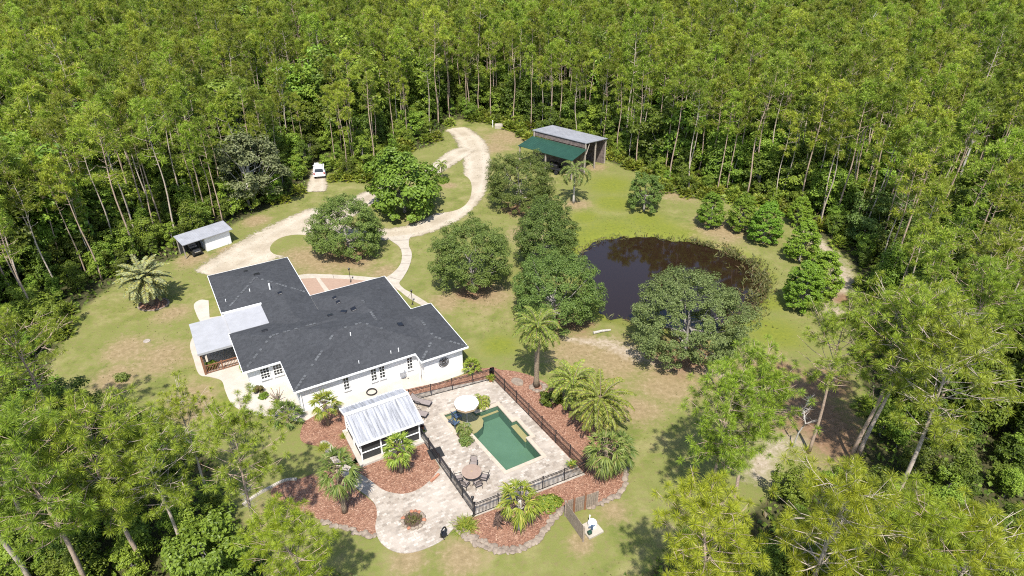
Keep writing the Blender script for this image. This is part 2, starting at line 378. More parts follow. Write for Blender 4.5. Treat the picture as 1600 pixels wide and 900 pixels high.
# ---------------------------------------------------------------- mesh building
class MB:
    def __init__(self): self.v = []; self.f = []; self.m = []
    def add(self, vs, fs, mi=0):
        o = len(self.v)
        self.v.extend([tuple(map(float, q)) for q in vs]); self.f.extend([tuple(i + o for i in q) for q in fs]); self.m.extend([mi] * len(fs))
        return self
    def box(self, c, s, rz=0.0, mi=0, tilt=None):
        hx, hy, hz = s[0] / 2, s[1] / 2, s[2] / 2
        mt = Matrix.Translation(c) @ Matrix.Rotation(rz, 4, 'Z')
        if tilt: mt = mt @ Matrix.Rotation(tilt[1], 4, tilt[0])
        vs = [mt @ Vector((x, y, z)) for z in (-hz, hz) for x, y in ((-hx, -hy), (hx, -hy), (hx, hy), (-hx, hy))]
        return self.add(vs, [(3, 2, 1, 0), (4, 5, 6, 7), (0, 1, 5, 4), (1, 2, 6, 5), (2, 3, 7, 6), (3, 0, 4, 7)], mi)
    def bevbox(self, c, s, b, rz=0.0, mi=0):
        """box with its vertical and top edges taken off"""
        hx, hy, hz = s[0] / 2, s[1] / 2, s[2] / 2
        ring = lambda ex, ey, z: [(-hx + ex + b, -hy + ey, z), (hx - ex - b, -hy + ey, z), (hx - ex, -hy + ey + b, z), (hx - ex, hy - ey - b, z), (hx - ex - b, hy - ey, z), (-hx + ex + b, hy - ey, z), (-hx + ex, hy - ey - b, z), (-hx + ex, -hy + ey + b, z)]
        mt = Matrix.Translation(c) @ Matrix.Rotation(rz, 4, 'Z')
        vs = [mt @ Vector(q) for q in ring(0, 0, -hz) + ring(0, 0, hz - b) + ring(b, b, hz)]
        fs = [tuple(range(7, -1, -1)), tuple(range(16, 24))]
        for k in (0, 8):
            fs += [(k + i, k + (i + 1) % 8, k + 8 + (i + 1) % 8, k + 8 + i) for i in range(8)]
        return self.add(vs, fs, mi)
    def tube(self, pts, r, n=6, mi=0, cap=True):
        pts = [Vector(p) for p in pts]; k = len(pts)
        rs = r if isinstance(r, (list, tuple)) else [r] * k
        vs = []
        for i, p in enumerate(pts):
            d = (pts[min(i + 1, k - 1)] - pts[max(i - 1, 0)])
            d = d.normalized() if d.length > 1e-9 else Vector((0, 0, 1))
            u = d.cross(Vector((0, 0, 1)) if abs(d.z) < 0.9 else Vector((1, 0, 0))).normalized(); w = d.cross(u)
            vs += [p + (u * math.cos(2 * math.pi * j / n) + w * math.sin(2 * math.pi * j / n)) * rs[i] for j in range(n)]
        fs = [(i * n + j, i * n + (j + 1) % n, (i + 1) * n + (j + 1) % n, (i + 1) * n + j) for i in range(k - 1) for j in range(n)]
        if cap: fs += [tuple(range(n - 1, -1, -1)), tuple(range((k - 1) * n, k * n))]
        return self.add(vs, fs, mi)
    def lathe(self, prof, c=(0, 0, 0), n=20, mi=0):
        vs = [(c[0] + r * math.cos(2 * math.pi * j / n), c[1] + r * math.sin(2 * math.pi * j / n), c[2] + z) for r, z in prof for j in range(n)]
        k = len(prof)
        fs = [(i * n + j, i * n + (j + 1) % n, (i + 1) * n + (j + 1) % n, (i + 1) * n + j) for i in range(k - 1) for j in range(n)]
        if prof[0][0] > 1e-6: fs.append(tuple(range(n - 1, -1, -1)))
        if prof[-1][0] > 1e-6: fs.append(tuple(range((k - 1) * n, k * n)))
        return self.add(vs, fs, mi)
    def slab(self, poly, z0, z1, holes=(), mi=0):
        """flat slab with upright edges over a plan outline, with holes"""
        loops = [[Vector((q[0], q[1], 0)) for q in L] for L in (poly, *holes)]
        tri = geometry.tessellate_polygon(loops)
        flat = [q for L in loops for q in L]
        o = []
        for t in tri:
            a, b, c = (flat[i] for i in t)
            cr = (b.x - a.x) * (c.y - a.y) - (b.y - a.y) * (c.x - a.x)
            if abs(cr) < 1e-9: continue
            o.append(t if cr > 0 else t[::-1])
        self.add([(q.x, q.y, z1) for q in flat], o, mi)
        for L in loops:
            k = len(L)
            self.add([(q.x, q.y, z0) for q in L] + [(q.x, q.y, z1) for q in L], [(i, (i + 1) % k, k + (i + 1) % k, k + i) for i in range(k)], mi)
        return self
    def data(self, name, mats, smooth=False):
        me = bpy.data.meshes.new(name)
        me.from_pydata(self.v, [], self.f)
        for m in (mats if isinstance(mats, (list, tuple)) else [mats]): me.materials.append(m)
        if any(self.m): me.polygons.foreach_set('material_index', self.m)
        if smooth: me.polygons.foreach_set('use_smooth', [True] * len(self.f))
        me.update()
        return me
    def build(self, name, mats, parent=None, smooth=False):
        return link(name, self.data(name, mats, smooth), parent)
def link(name, me, parent=None):
    o = bpy.data.objects.new(name, me); COL.objects.link(o)
    if parent is not None: o.parent = parent
    return o
def tag(o, label=None, cat=None, group=None, kind=None):
    for k, v in (('label', label), ('category', cat), ('group', group), ('kind', kind)):
        if v: o[k] = v
    return o
def thing(name, label, cat, loc=(0, 0, 0), rz=0.0, group=None, scale=1.0):
    o = bpy.data.objects.new(name, None); COL.objects.link(o)
    o.empty_display_size = 0.3
    o.location = loc; o.rotation_euler = (0, 0, rz); o.scale = (scale,) * 3
    return tag(o, label, cat, group)
def copy_thing(root, loc, rz, label, group=None, scale=None):
    kids = list(root.children)
    r = root.copy(); COL.objects.link(r); r.location = loc; r.rotation_euler = (0, 0, rz); r['label'] = label
    if scale: r.scale = (scale,) * 3
    if group: r['group'] = group
    for ch in kids:
        c = ch.copy(); COL.objects.link(c); c.parent = r
        for g in list(ch.children):
            d = g.copy(); COL.objects.link(d); d.parent = c
    return r
def curve(pts, closed=False, n=6):
    """smooth line through points"""
    pts = [Vector((p[0], p[1], 0)) for p in pts]; k = len(pts); out = []
    for i in range(k if closed else k - 1):
        g = (lambda j: pts[j % k]) if closed else (lambda j: pts[min(max(j, 0), k - 1)])
        a, b, c, d = g(i - 1), g(i), g(i + 1), g(i + 2)
        for s in range(n):
            t = s / n
            out.append(0.5 * ((2 * b) + (c - a) * t + (2 * a - 5 * b + 4 * c - d) * t * t + (3 * b - a - 3 * c + d) * t ** 3))
    if not closed: out.append(pts[-1])
    return out
def PX(pts, h=0.0): return [P(x, y, h) for x, y in pts]
def inside(poly, X, Y):
    r = np.zeros(X.shape, bool); k = len(poly)
    for i in range(k):
        x0, y0 = poly[i][0], poly[i][1]; x1, y1 = poly[(i + 1) % k][0], poly[(i + 1) % k][1]
        if y0 == y1: continue
        r ^= ((y0 > Y) != (y1 > Y)) & (X < (x1 - x0) * (Y - y0) / (y1 - y0) + x0)
    return r
def dist_line(poly, X, Y, closed=True):
    d = np.full(X.shape, 1e9); k = len(poly)
    for i in range(k if closed else k - 1):
        ax, ay = poly[i][0], poly[i][1]; bx, by = poly[(i + 1) % k][0], poly[(i + 1) % k][1]
        ux, uy = bx - ax, by - ay; L = ux * ux + uy * uy + 1e-12
        t = np.clip(((X - ax) * ux + (Y - ay) * uy) / L, 0, 1)
        d = np.minimum(d, np.hypot(X - ax - t * ux, Y - ay - t * uy))
    return d
def sdist(poly, X, Y):
    d = dist_line(poly, X, Y); return np.where(inside(poly, X, Y), d, -d)

# ---------------------------------------------------------------- plan outlines (from the photo's ground)
LAWN = PX([(60, 600), (105, 520), (130, 480), (185, 440), (270, 405), (330, 372), (375, 345), (430, 322), (478, 298), (486, 268), (512, 262), (522, 284),
           (575, 284), (630, 240), (676, 226), (698, 200), (715, 186), (760, 192), (800, 205), (832, 222), (900, 232), (952, 252), (1000, 272), (1040, 298), (1085, 310), (1130, 312), (1180, 322),
           (1240, 345), (1285, 372), (1325, 400), (1345, 440), (1345, 480), (1330, 520), (1330, 560), (1355, 620), (1355, 690), (1310, 735), (1220, 760), (1150, 820), (1060, 850), (1000, 905),
           (640, 930), (530, 900), (430, 880), (360, 800), (335, 720), (250, 660), (160, 655)])
POND = curve(PX([(909, 397.5), (932, 378.6), (973, 371), (1011, 370), (1056, 374.6), (1102, 381), (1139.5, 394), (1173.5, 411), (1187, 431.5), (1184, 454), (1172, 480), (1140, 503), (1086, 512),
           (1030, 508), (988, 497), (958, 492), (941, 479), (926, 448), (916, 418)]), True, 4)
POOL = [HW(*q) for q in [(10.85, -5.95), (12.9, -6.0), (13.35, -6.5), (13.45, -7.1), (15.55, -7.15), (15.62, -9.6), (16.06, -9.6), (16.12, -11.9), (15.68, -11.9), (15.74, -14.3), (12.42, -14.28), (11.98, -9.45), (11.85, -8.6), (10.92, -8.45)]]
POOL = [Vector((q.x, q.y, 0)) for q in POOL]
SANDY = [([(945, 535), (1000, 556), (1060, 572), (1110, 578)], 1.9), ([(1110, 578), (1190, 606), (1250, 640), (1290, 680), (1320, 700)], 1.8), ([(1262, 365), (1292, 392), (1312, 420), (1322, 455), (1300, 490)], 2.3),
         ([(1225, 600), (1240, 625), (1270, 660), (1310, 700)], 3.4), ([(1180, 745), (1210, 700), (1250, 690)], 2.0), ([(885, 530), (945, 537)], .9)]
DRY = [(505, 405, 5.5), (560, 412, 3), (470, 400, 3), (600, 425, 2.2), (795, 215, 6), (770, 230, 4), (835, 330, 3.5), (760, 462, 3.5), (700, 470, 2.5), (820, 365, 3), (1130, 360, 5), (1060, 300, 4), (930, 262, 2), (900, 318, 2.5),
       (250, 560, 3.5), (200, 545, 3), (330, 560, 1.5), (180, 590, 3), (300, 620, 2.5), (300, 640, 2.5), (950, 610, 2), (1000, 640, 2.5), (960, 560, 4.5), (900, 545, 4), (1040, 600, 4), (1200, 580, 4), (720, 870, 2), (640, 875, 1.5), (850, 700, 1), (970, 640, 1.5), (350, 392, 1.6), (300, 405, 2.5), (905, 850, 1.2),
       (1150, 600, 3), (430, 800, 2), (960, 800, 1.4), (690, 262, 1.5), (660, 350, 2.2), (700, 290, 1.5), (400, 345, 2.5), (270, 490, 2.2), (1120, 420, 1)]
NEED = [(1275, 650, 4.5), (1250, 620, 3.5), (1310, 690, 3.5), (1220, 590, 3), (1290, 600, 3), (890, 500, 3), (545, 396, 3.2), (740, 455, 2.5), (812, 325, 3), (1068, 556, 4), (1325, 470, 2), (1290, 690, 2)]
LUSH = [(930, 372, 6), (905, 390, 4), (960, 360, 6), (1030, 360, 5), (1075, 365, 4), (1010, 345, 4), (960, 318, 4), (955, 290, 5), (950, 488, 2.4), (915, 340, 3), (1210, 520, 4), (1160, 500, 3), (1200, 470, 3), (780, 540, 2.5), (345, 640, 2)]

# ---------------------------------------------------------------- ground: one sheet to the horizon
def axis(lo, hi, step, far):
    core = np.arange(lo, hi + 1e-6, step); out = [core]
    d = step; a = []; x = hi
    while x < far: d *= 1.35; x += d; a.append(x)
    d = step; b = []; x = lo
    while x > -far: d *= 1.35; x -= d; b.append(x)
    return np.concatenate([np.array(b[::-1]), core, np.array(a)])
gx, gy = axis(-62, 62, 0.42, 3000), axis(22, 122, 0.42, 3000)
GX, GY = np.meshgrid(gx, gy)
near = (np.abs(GX) < 75) & (GY > 15) & (GY < 135)
nx, ny = GX[near], GY[near]
GZ = np.zeros(GX.shape)
def field(fn, default=0.0):
    a = np.full(GX.shape, default, float); a[near] = fn(nx, ny); return a
sd_pond = sdist(POND, nx, ny) + .28 * np.sin(nx * 1.1 + 2 * np.sin(ny * .6)) + .22 * np.sin(ny * 1.7 + nx * .8) + .12 * np.sin(nx * 3.1 - ny * 2.3)
z = 0.05 * np.sin(nx * .21 + 1) * np.cos(ny * .17) * np.clip(dist_line([HOUSE_O, HW(17, -17)], nx, ny, False) / 30 - .6, 0, 1)
z = np.where(sd_pond > -1.6, np.minimum(z, -0.42 * np.clip((sd_pond + 1.6) / 1.6, 0, 1) - 0.5 * np.clip(sd_pond / 2.5, 0, 1)), z)
z = np.where(sdist(POOL, nx, ny) > -0.45, -2.2, z)
GZ[near] = z
sd_lawn = sdist(LAWN, nx, ny)
def blobs(lst, X, Y):
    a = np.zeros(X.shape)
    for x, y, r in lst:
        c = P(x, y); a = np.maximum(a, np.exp(-((X - c.x) ** 2 + (Y - c.y) ** 2) / (r * r) * 0.9))
    return a
att = {
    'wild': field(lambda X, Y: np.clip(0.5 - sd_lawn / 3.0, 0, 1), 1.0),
    'lush': field(lambda X, Y: np.maximum(blobs(LUSH, X, Y), np.exp(-np.abs(sd_pond + 1.2) / 1.6) * 0.75)),
    'dry': field(lambda X, Y: blobs(DRY, X, Y)),
    'needle': field(lambda X, Y: blobs(NEED, X, Y)),
    'sand': field(lambda X, Y: np.max([np.clip(1.05 - dist_line(curve(PX(l)), X, Y, False) / (w * 1.2), 0, 1) for l, w in SANDY], axis=0)),
    'bank': field(lambda X, Y: np.clip(1.0 + sd_pond / 0.55, 0, 1)),
}
nxn, nyn = len(gx), len(gy)
gme = bpy.data.meshes.new('ground')
idx = np.arange(nxn * nyn).reshape(nyn, nxn)
quads = np.stack([idx[:-1, :-1], idx[:-1, 1:], idx[1:, 1:], idx[1:, :-1]], -1).reshape(-1, 4)
gme.from_pydata(np.stack([GX, GY, GZ], -1).reshape(-1, 3).tolist(), [], quads.tolist())
for k, a in att.items():
    gme.attributes.new(k, 'FLOAT', 'POINT').data.foreach_set('value', a.reshape(-1).astype(np.float32))
gme.materials.append(M['ground'])
gme.polygons.foreach_set('use_smooth', [True] * len(quads))
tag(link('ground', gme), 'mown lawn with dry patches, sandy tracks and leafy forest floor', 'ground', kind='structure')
wat = MB().slab([(q.x, q.y) for q in curve([POND[i] + (POND[i] - Vector((17, 63, 0))).normalized() * 1.2 for i in range(0, len(POND), 2)], True, 2)], -0.36, -0.30).build('pond_water', M['pond'])
tag(wat, 'dark brown still pond water reflecting the trees', 'pond', kind='structure')

# ---------------------------------------------------------------- driveway sheets with ragged edges
def strips(name, lines, mat, label, cat):
    vs, fs, eg, rt = [], [], [], []
    for li, (pts, w) in enumerate(lines):
        wl = w if isinstance(w, list) else [w] * len(pts)
        c = curve([(*PX([q])[0].xy,) for q in pts], False, 6)
        ws = np.interp(np.linspace(0, len(pts) - 1, len(c)), range(len(pts)), wl)
        zz = 0.012 + 0.004 * li
        prof = [(-1.25, 0, 0), (-1.0, .5, 0), (-.8, .85, .1), (-.5, 1, 1), (-.2, 1, 0), (.2, 1, 0), (.5, 1, 1), (.8, .85, .1), (1.0, .5, 0), (1.25, 0, 0)]
        base = len(vs); k = len(prof)
        for i, q in enumerate(c):
            d = (c[min(i + 1, len(c) - 1)] - c[max(i - 1, 0)]).normalized(); nrm = Vector((-d.y, d.x, 0))
            endf = min(1, min(i, len(c) - 1 - i) / 1.5)
            for s, e, r in prof:
                v = q + nrm * s * ws[i] * .5
                vs.append((v.x, v.y, zz)); eg.append(e * (.45 + .55 * endf) if endf < 1 else e); rt.append(r)
        for i in range(len(c) - 1):
            fs += [(base + i * k + j + 1, base + i * k + j, base + (i + 1) * k + j, base + (i + 1) * k + j + 1) for j in range(k - 1)]
    me = bpy.data.meshes.new(name); me.from_pydata(vs, [], fs)
    me.attributes.new('edge', 'FLOAT', 'POINT').data.foreach_set('value', eg)
    me.attributes.new('rut', 'FLOAT', 'POINT').data.foreach_set('value', rt)
    me.materials.append(mat)
    return tag(link(name, me), label, cat, kind='structure')
strips('driveway', [
    ([(706, 200), (722, 207), (738, 226), (745, 250), (744, 278), (737, 302), (716, 326), (690, 343), (650, 359), (605, 366), (560, 366), (515, 362), (470, 365)], [4.0, 4.4, 5.2, 4.6, 4.0, 4.0, 4.0, 4.2, 3.7, 3.5, 4, 5, 6]),
    ([(733, 232), (716, 240), (690, 258), (660, 277), (625, 291), (590, 302), (560, 318), (525, 338), (480, 352)], [3.0, 4.2, 3.4, 3.2, 3.4, 4.2, 4.0, 4.5, 6]),
    ([(512, 328), (470, 352), (430, 376), (390, 398), (350, 420), (330, 432)], [5, 7, 8.2, 7.6, 6.5, 5.5]),
    ([(493, 300), (496, 291), (496, 282), (499, 268), (503, 255)], [3.2, 2.9, 2.7, 2.5, 2.4]),
], M['gravel'], 'pale shell gravel driveway looping round a grass island', 'driveway')

# ---------------------------------------------------------------- paving and beds
def paving(name, outline, z1, mat, label, cat, holes=(), z0=-0.05, parent=None):
    o = MB().slab([(q[0], q[1]) for q in outline], z0, z1, [[(q[0], q[1]) for q in h] for h in holes]).build(name, mat)
    return tag(o, label, cat, kind='structure')
D_T, D_R, D_B = P(769.5, 591), P(914.5, 742), P(742, 808)
PLANT1 = [HW(*q) for q in [(10.75, -8.62), (11.74, -8.62), (11.86, -9.62), (10.85, -9.62)]]
PLANT2 = [HW(*q) for q in [(13.6, -6.85), (14.5, -6.85), (14.5, -5.75), (13.6, -5.75)]]
deck_out = [D_T, D_R, D_B] + PX([(686, 728), (654, 678), (640, 650), (612, 640), (606, 632), (632, 620)])
deck_out = deck_out[::-1]
paving('pool_deck', deck_out, 0.055, M['pavers'], 'beige travertine paver deck round the swimming pool', 'pool deck', holes=[POOL, PLANT1, PLANT2], z0=-0.1)
patio_px = [(690, 728), (671, 752), (653, 765.5), (633, 772), (615.5, 771), (598, 765.5), (575.5, 749), (549, 731), (532, 712), (512, 690), (500, 694), (520, 722), (538, 747), (558, 764), (575.5, 777), (586.7, 790), (589, 806), (586.5, 824), (591, 842), (601, 854), (615.5, 862), (634, 865), (655.5, 861), (678, 852), (695.5, 841), (711, 824), (729, 809), (741, 808), (747, 802)]
pw = PX(patio_px)
pat = [pw[0]] + curve(pw[:27], False, 4)[1:] + pw[27:]
paving('patio', pat, 0.06, M['pavers'], 'rounded beige paver patio with a path leading to the house', 'patio')
def bed(pts, label, smooth=True):
    w = PX(pts); w = curve(w, True, 4) if smooth else w
    return paving('mulch_bed', w, 0.035, M['mulch'], label, 'mulch bed')
bed([(549, 728), (566, 708), (600, 700), (640, 676), (657, 682), (672, 708), (688, 736), (671, 755), (653, 768), (633, 774), (615, 773), (598, 767), (575, 750)], 'red mulch bed between the screened shelter and the patio')
bed([(476, 659), (498, 646), (516, 638), (535, 640), (552, 668), (572, 706), (552, 726), (520, 706), (498, 698), (470, 688)], 'red mulch bed left of the screened shelter')
bed([(424, 766), (445, 752), (470, 748), (506, 736), (534, 745), (560, 768), (588, 792), (588, 832), (572, 835), (553, 828), (522, 820), (490, 808), (455, 795), (430, 782)], 'red mulch bed in the pine shade left of the patio')
bed([(766, 574), (782, 578), (802, 580), (826, 586), (848, 596), (866, 608), (900, 625), (935, 652), (965, 690), (976, 735), (970, 764), (945, 781), (922, 791), (900, 794), (879, 796), (864, 809), (851, 826), (838, 843), (817, 856), (792, 862), (770, 858), (751, 850), (730, 839), (714, 826), (711, 815), (742, 800), (800, 772), (890, 738), (893, 722), (840, 672), (790, 620), (768, 596)], 'red mulch bed wrapping the outer side of the pool fence')
bed([(624, 608), (652, 604), (688, 598), (722, 587), (748, 577), (772, 574), (772, 590), (740, 598), (700, 609), (655, 626), (630, 630)], 'red mulch strip between the house apron and pool fence', False)
walk_w = curve(PX([(326, 470), (313, 469), (303, 477), (308, 494), (314, 508), (304, 522), (297, 540), (302.7, 562), (311, 585), (327, 589), (346, 595), (352, 611), (361, 630), (378, 642.5), (393, 647), (412, 650), (431, 651), (467, 659)]), False, 4)
apron = PX([(480, 657), (499, 645), (529, 640), (560, 640), (606, 632), (622, 612), (655, 604.5), (686, 598), (718, 587), (746, 574)])
walk_out = walk_w + apron + [HW(15.2, -.9), HW(10.9, .5), HW(.5, .5), HW(.5, 5.2), HW(-2.6, 5.2), HW(-2.6, 11), HW(0.5, 12), HW(.5, 15.5), HW(-2.8, 15.6), HW(-2.9, 19.5), HW(-4.2, 19.8)]
paving('walkway', walk_out, 0.05, M['concrete_white'], 'pale walkway curving round the porch and the white house', 'walkway')
front = curve(PX([(462, 431), (480, 428.5), (496, 428.6), (520, 429.5), (550, 431), (586, 434), (602, 434), (617, 424), (626, 412), (628, 398), (624, 386), (612, 377), (604, 371)]), False, 4)
front += curve(PX([(648, 366), (640, 373), (639, 384), (643, 394), (643, 404), (638.5, 419), (630, 434), (624, 443), (632, 452), (643, 458), (667, 473), (684, 486), (694, 497)]), False, 4)
front += curve(PX([(690, 500), (676, 489), (660, 478), (640, 467), (618, 450), (604, 441.5), (580, 440), (559, 437.6), (520, 435.5), (490, 435), (470, 436)]), False, 4)
paving('walkway', front, 0.05, M['concrete'], 'pale concrete path from the gravel drive to the front door', 'path')
paving('brick_patio', PX([(463, 432), (480, 433), (520, 433.5), (560, 436), (600, 440), (622, 453), (560, 470), (487, 470)]), 0.03, M['brick_pave'], 'pinkish brick paving behind the house inside the curved path', 'paving')
paving('walkway', PX([(493, 434), (499, 434), (516, 456), (509, 458)]), 0.045, M['concrete'], 'narrow pale band dividing the brick paving', 'path')
joint = MB()
for a, b in (((624, 390), (642, 388)), ((627, 400), (643, 400)), ((625, 412), (642, 412)), ((612, 377), (640, 375)), ((618, 424), (637, 424)), ((520, 429.4), (522, 436)), ((550, 431), (552, 437.4)), ((610, 434), (626, 438)), ((643, 457), (637, 466)), ((672, 475), (665, 483))):
    a, b = P(*a), P(*b); d = b - a
    joint.box(((a + b) / 2) + Vector((0, 0, .052)), (d.length, .035, .006), math.atan2(d.y, d.x))
tag(joint.build('path_joint_lines', M['soil']), 'dark joints across the concrete path', 'path', kind='structure')

# ---------------------------------------------------------------- swimming pool
pool = thing('swimming_pool', 'green swimming pool with khaki ledges set in the paver deck', 'swimming pool', HW(13.5, -10))
pinv = Matrix.Translation(-pool.location)
def rel(q): return (q[0] - pool.location.x, q[1] - pool.location.y)
PL = [rel(q) for q in POOL]
mb = MB(); k = len(PL)
mb.add([(x, y, -1.3) for x, y in PL] + [(x, y, 0.0) for x, y in PL], [(i, k + i, k + (i + 1) % k, (i + 1) % k) for i in range(k)], 0)
mb.slab(PL, -1.35, -1.15)
mb.build('basin', [M['pool_deep'], M['pool_ledge']], pool)
def ledge(loc, z, label=None):
    o = MB().slab([rel(HW(*q)) for q in loc], z - .04, z).slab([rel(HW(*q)) for q in loc], -1.3, z - .045, mi=1).build('ledge', [M['pool_ledge'], M['pool_deep']], pool)
    return o
ledge([(10.87, -8.43), (11.9, -8.6), (12.0, -9.0), (12.6, -8.95), (13.3, -8.6), (13.7, -8.0), (13.75, -7.15), (13.42, -7.12), (13.33, -6.52), (12.88, -6.02), (10.88, -5.97)], -0.32)
ledge([(15.50, -9.63), (16.03, -9.63), (16.09, -11.87), (15.58, -11.87)], -0.42)
ledge([(13.5, -7.2), (15.5, -7.2), (15.5, -7.42), (13.6, -7.42)], -0.5)
MB().add([(x, y, -0.10) for x, y in PL], [tuple(i for i in t) for t in geometry.tessellate_polygon([[Vector((x, y, 0)) for x, y in PL]])]).build('water_surface', M['pool_water'], pool)
ring = MB()
def offset(poly, d):
    out = []; n = len(poly); area = sum(poly[i][0] * poly[(i + 1) % n][1] - poly[(i + 1) % n][0] * poly[i][1] for i in range(n)); s = 1 if area > 0 else -1
    for i in range(n):
        a, b, c = (Vector((poly[j % n][0], poly[j % n][1])) for j in (i - 1, i, i + 1))
        d1 = (b - a).normalized(); d2 = (c - b).normalized()
        n1 = Vector((d1.y, -d1.x)) * s; n2 = Vector((d2.y, -d2.x)) * s
        m = (n1 + n2); m = m / max(0.35, (1 + n1.dot(n2)))
        out.append(tuple(b + m * d))
    return out
ring.slab(offset(PL, 0.28), -0.05, 0.075, [offset(PL, -0.04)])
ring.build('coping', M['pool_stone'], pool)

# ---------------------------------------------------------------- house
house = thing('house', 'white stucco house with a dark charcoal shingle hip roof', 'house', HOUSE_O, HOUSE_A)
EAVE = [(0, 0), (10.95, 0), (10.95, -1.4), (15.6, -1.4), (15.6, 7.1), (13.45, 7.1), (13.45, 14.55), (5.35, 14.55), (5.35, 24), (-3.2, 24), (-3.2, 15.2), (.4, 15.2), (.4, 11.55), (-3.2, 11.55), (-3.2, 4.85), (0, 4.85)]
WALL = offset(EAVE, -0.42)
EZ = 2.66; SL = 0.21
mb = MB(); k = len(WALL)
mb.add([(x, y, -0.05) for x, y in WALL] + [(x, y, EZ - .06) for x, y in WALL], [(i, (i + 1) % k, k + (i + 1) % k, k + i) for i in range(k)])
mb.build('wall', M['stucco'], house)
roof = MB()
caps = []
def hip(x0, x1, y0, y1, ez, keep=(1, 1, 1, 1)):
    w, d = x1 - x0, y1 - y0; h = min(w, d) / 2; z = ez + h * SL
    if w >= d: a, b = (x0 + h, y0 + h, z), (x1 - h, y0 + h, z)
    else: a, b = (x0 + h, y0 + h, z), (x0 + h, y1 - h, z)
    c = [(x0, y0, ez), (x1, y0, ez), (x1, y1, ez), (x0, y1, ez)]
    v = c + [a, b]
    f = [(0, 1, 5, 4), (1, 2, 5), (2, 3, 4, 5), (3, 0, 4)] if w >= d else [(0, 1, 4), (1, 2, 5, 4), (2, 3, 5), (3, 0, 4, 5)]
    if abs(w - d) < 1e-3: v = c + [a]; f = [(0, 1, 4), (1, 2, 4), (2, 3, 4), (3, 0, 4)]
    roof.add(v, f)
    return a, b
hip(0, 13.45, 0, 11, EZ)
hip(5.35, 13.38, 4, 14.55, EZ)
hip(-3.2, 9.5, 4.85, 11.55, EZ)
hip(-3.2, 5.35, 15.2, 24, EZ)
hip(.4, 5.35, 8, 20, EZ - .014)
hip(10.95, 15.6, -1.4, 7.1, EZ)
rf = roof.build('roof', M['shingle'], house)
# weathered cap shingles, in broken patches along hips and ridges
pieces = []; rr = random.Random(4)
def caps_along(a, b, dens=.55):
    pieces.append((a, b, dens))
def lay_caps(a, b, dens):
    a, b = Vector(a), Vector(b); L = (b - a).length; n = int(L / .34); d = (b - a).normalized(); rz = math.atan2(d.y, d.x)
    for i in range(n):
        if rr.random() > dens: continue
        p = a + (b - a) * ((i + .5) / n); tl = -math.atan2(d.z, math.hypot(d.x, d.y))
        cap = MB(); cap.box((p.x, p.y, p.z + .012), (.26, .24, .026), rz, 0, ('Y', tl)); cap.build('ridge_cap', M['ridge_cap'], rf)
Z = lambda h: EZ + h * SL
caps_along((0, 0, EZ), (5.5, 5.5, Z(5.5)), .42); caps_along((5.5, 5.5, Z(5.5)), (7.95, 5.5, Z(5.5))); caps_along((13.45 - 5.5, 5.5, Z(5.5)), (11, 2.45, Z(2.45)), .35)
caps_along((-3.2, 4.85, EZ), (.15, 8.2, Z(3.35)), .4); caps_along((.15, 8.2, Z(3.35)), (5, 8.2, Z(3.35)), .5)
caps_along((9.4, 5.6, Z(4.05)), (9.4, 10.5, Z(4.05)), .5); caps_along((-3.2, 15.2, EZ), (1.07, 19.5, Z(4.27)), .5); caps_along((5.35, 15.2, EZ), (1.07, 19.5, Z(4.27)), .55)
caps_along((15.6, -1.4, EZ), (13.27, .93, Z(2.32)), .5); caps_along((10.95, -1.4, EZ), (13.27, .93, Z(2.32)), .5); caps_along((13.27, .93, Z(2.32)), (13.27, 4.75, Z(2.32)), .5)
for pc in pieces: lay_caps(*pc)
fas = MB(); outer = offset(EAVE, 0.03); inner = offset(EAVE, -0.02)
k = len(EAVE)
fas.add([(x, y, EZ - .17) for x, y in outer] + [(x, y, EZ + .012) for x, y in outer] + [(x, y, EZ + .012) for x, y in inner],
        [(i, (i + 1) % k, k + (i + 1) % k, k + i) for i in range(k)] + [(k + i, k + (i + 1) % k, 2 * k + (i + 1) % k, 2 * k + i) for i in range(k)])
fas.build('fascia', M['white'], rf)
sof = MB(); sof.slab(offset(EAVE, 0.0), EZ - .14, EZ - .135); sof.build('soffit', M['white'], rf)
def roof_z(x, y):
    z = 0
    for x0, x1, y0, y1 in ((0, 13.45, 0, 11), (5.35, 13.45, 4, 14.55), (-3.2, 9.5, 4.85, 11.55), (-3.2, 5.35, 15.2, 24), (.4, 5.35, 8, 20), (10.95, 15.6, -1.4, 7.1)):
        if x0 <= x <= x1 and y0 <= y <= y1: z = max(z, min(x - x0, x1 - x, y - y0, y1 - y))
    return EZ + z * SL
def on_roof(px, py):
    q = house_local(px, py, 3.6)
    for _ in range(6):
        z = roof_z(q.x, q.y); q = house_local(px, py, z)
    return Vector((q.x, q.y, roof_z(q.x, q.y)))
for px, py, s in ((384, 424, .45), (401, 428.5, .62), (437.5, 458, .5), (523, 465.5, .5), (528.5, 472, .5), (516, 492.5, .55), (537, 487, .62), (552.5, 483, .62), (625.5, 507, .62), (413.5, 516.5, .55)):
    q = on_roof(px, py); e = .3
    gxx = (roof_z(q.x + e, q.y) - roof_z(q.x - e, q.y)) / (2 * e); gyy = (roof_z(q.x, q.y + e) - roof_z(q.x, q.y - e)) / (2 * e)
    v = MB(); v.bevbox((0, 0, .03), (s, s * .85, .09), .03)
    o = v.build('roof_vent', M['vent'], rf)
    o.location = q; o.rotation_euler = Vector((-gxx, -gyy, 1)).to_track_quat('Z', 'Y').to_euler()
for px, py, h, r in ((422, 452, .75, .075), (390.5, 455, .3, .05), (353, 471, .3, .04), (548, 524, .35, .05), (561, 567.5, .3, .04), (611, 552, .3, .04), (623, 549, .4, .05)):
    q = on_roof(px, py); q.z -= .03
    MB().tube([q, q + Vector((0, 0, h))], r, 8).build('vent_pipe', M['white'], rf)
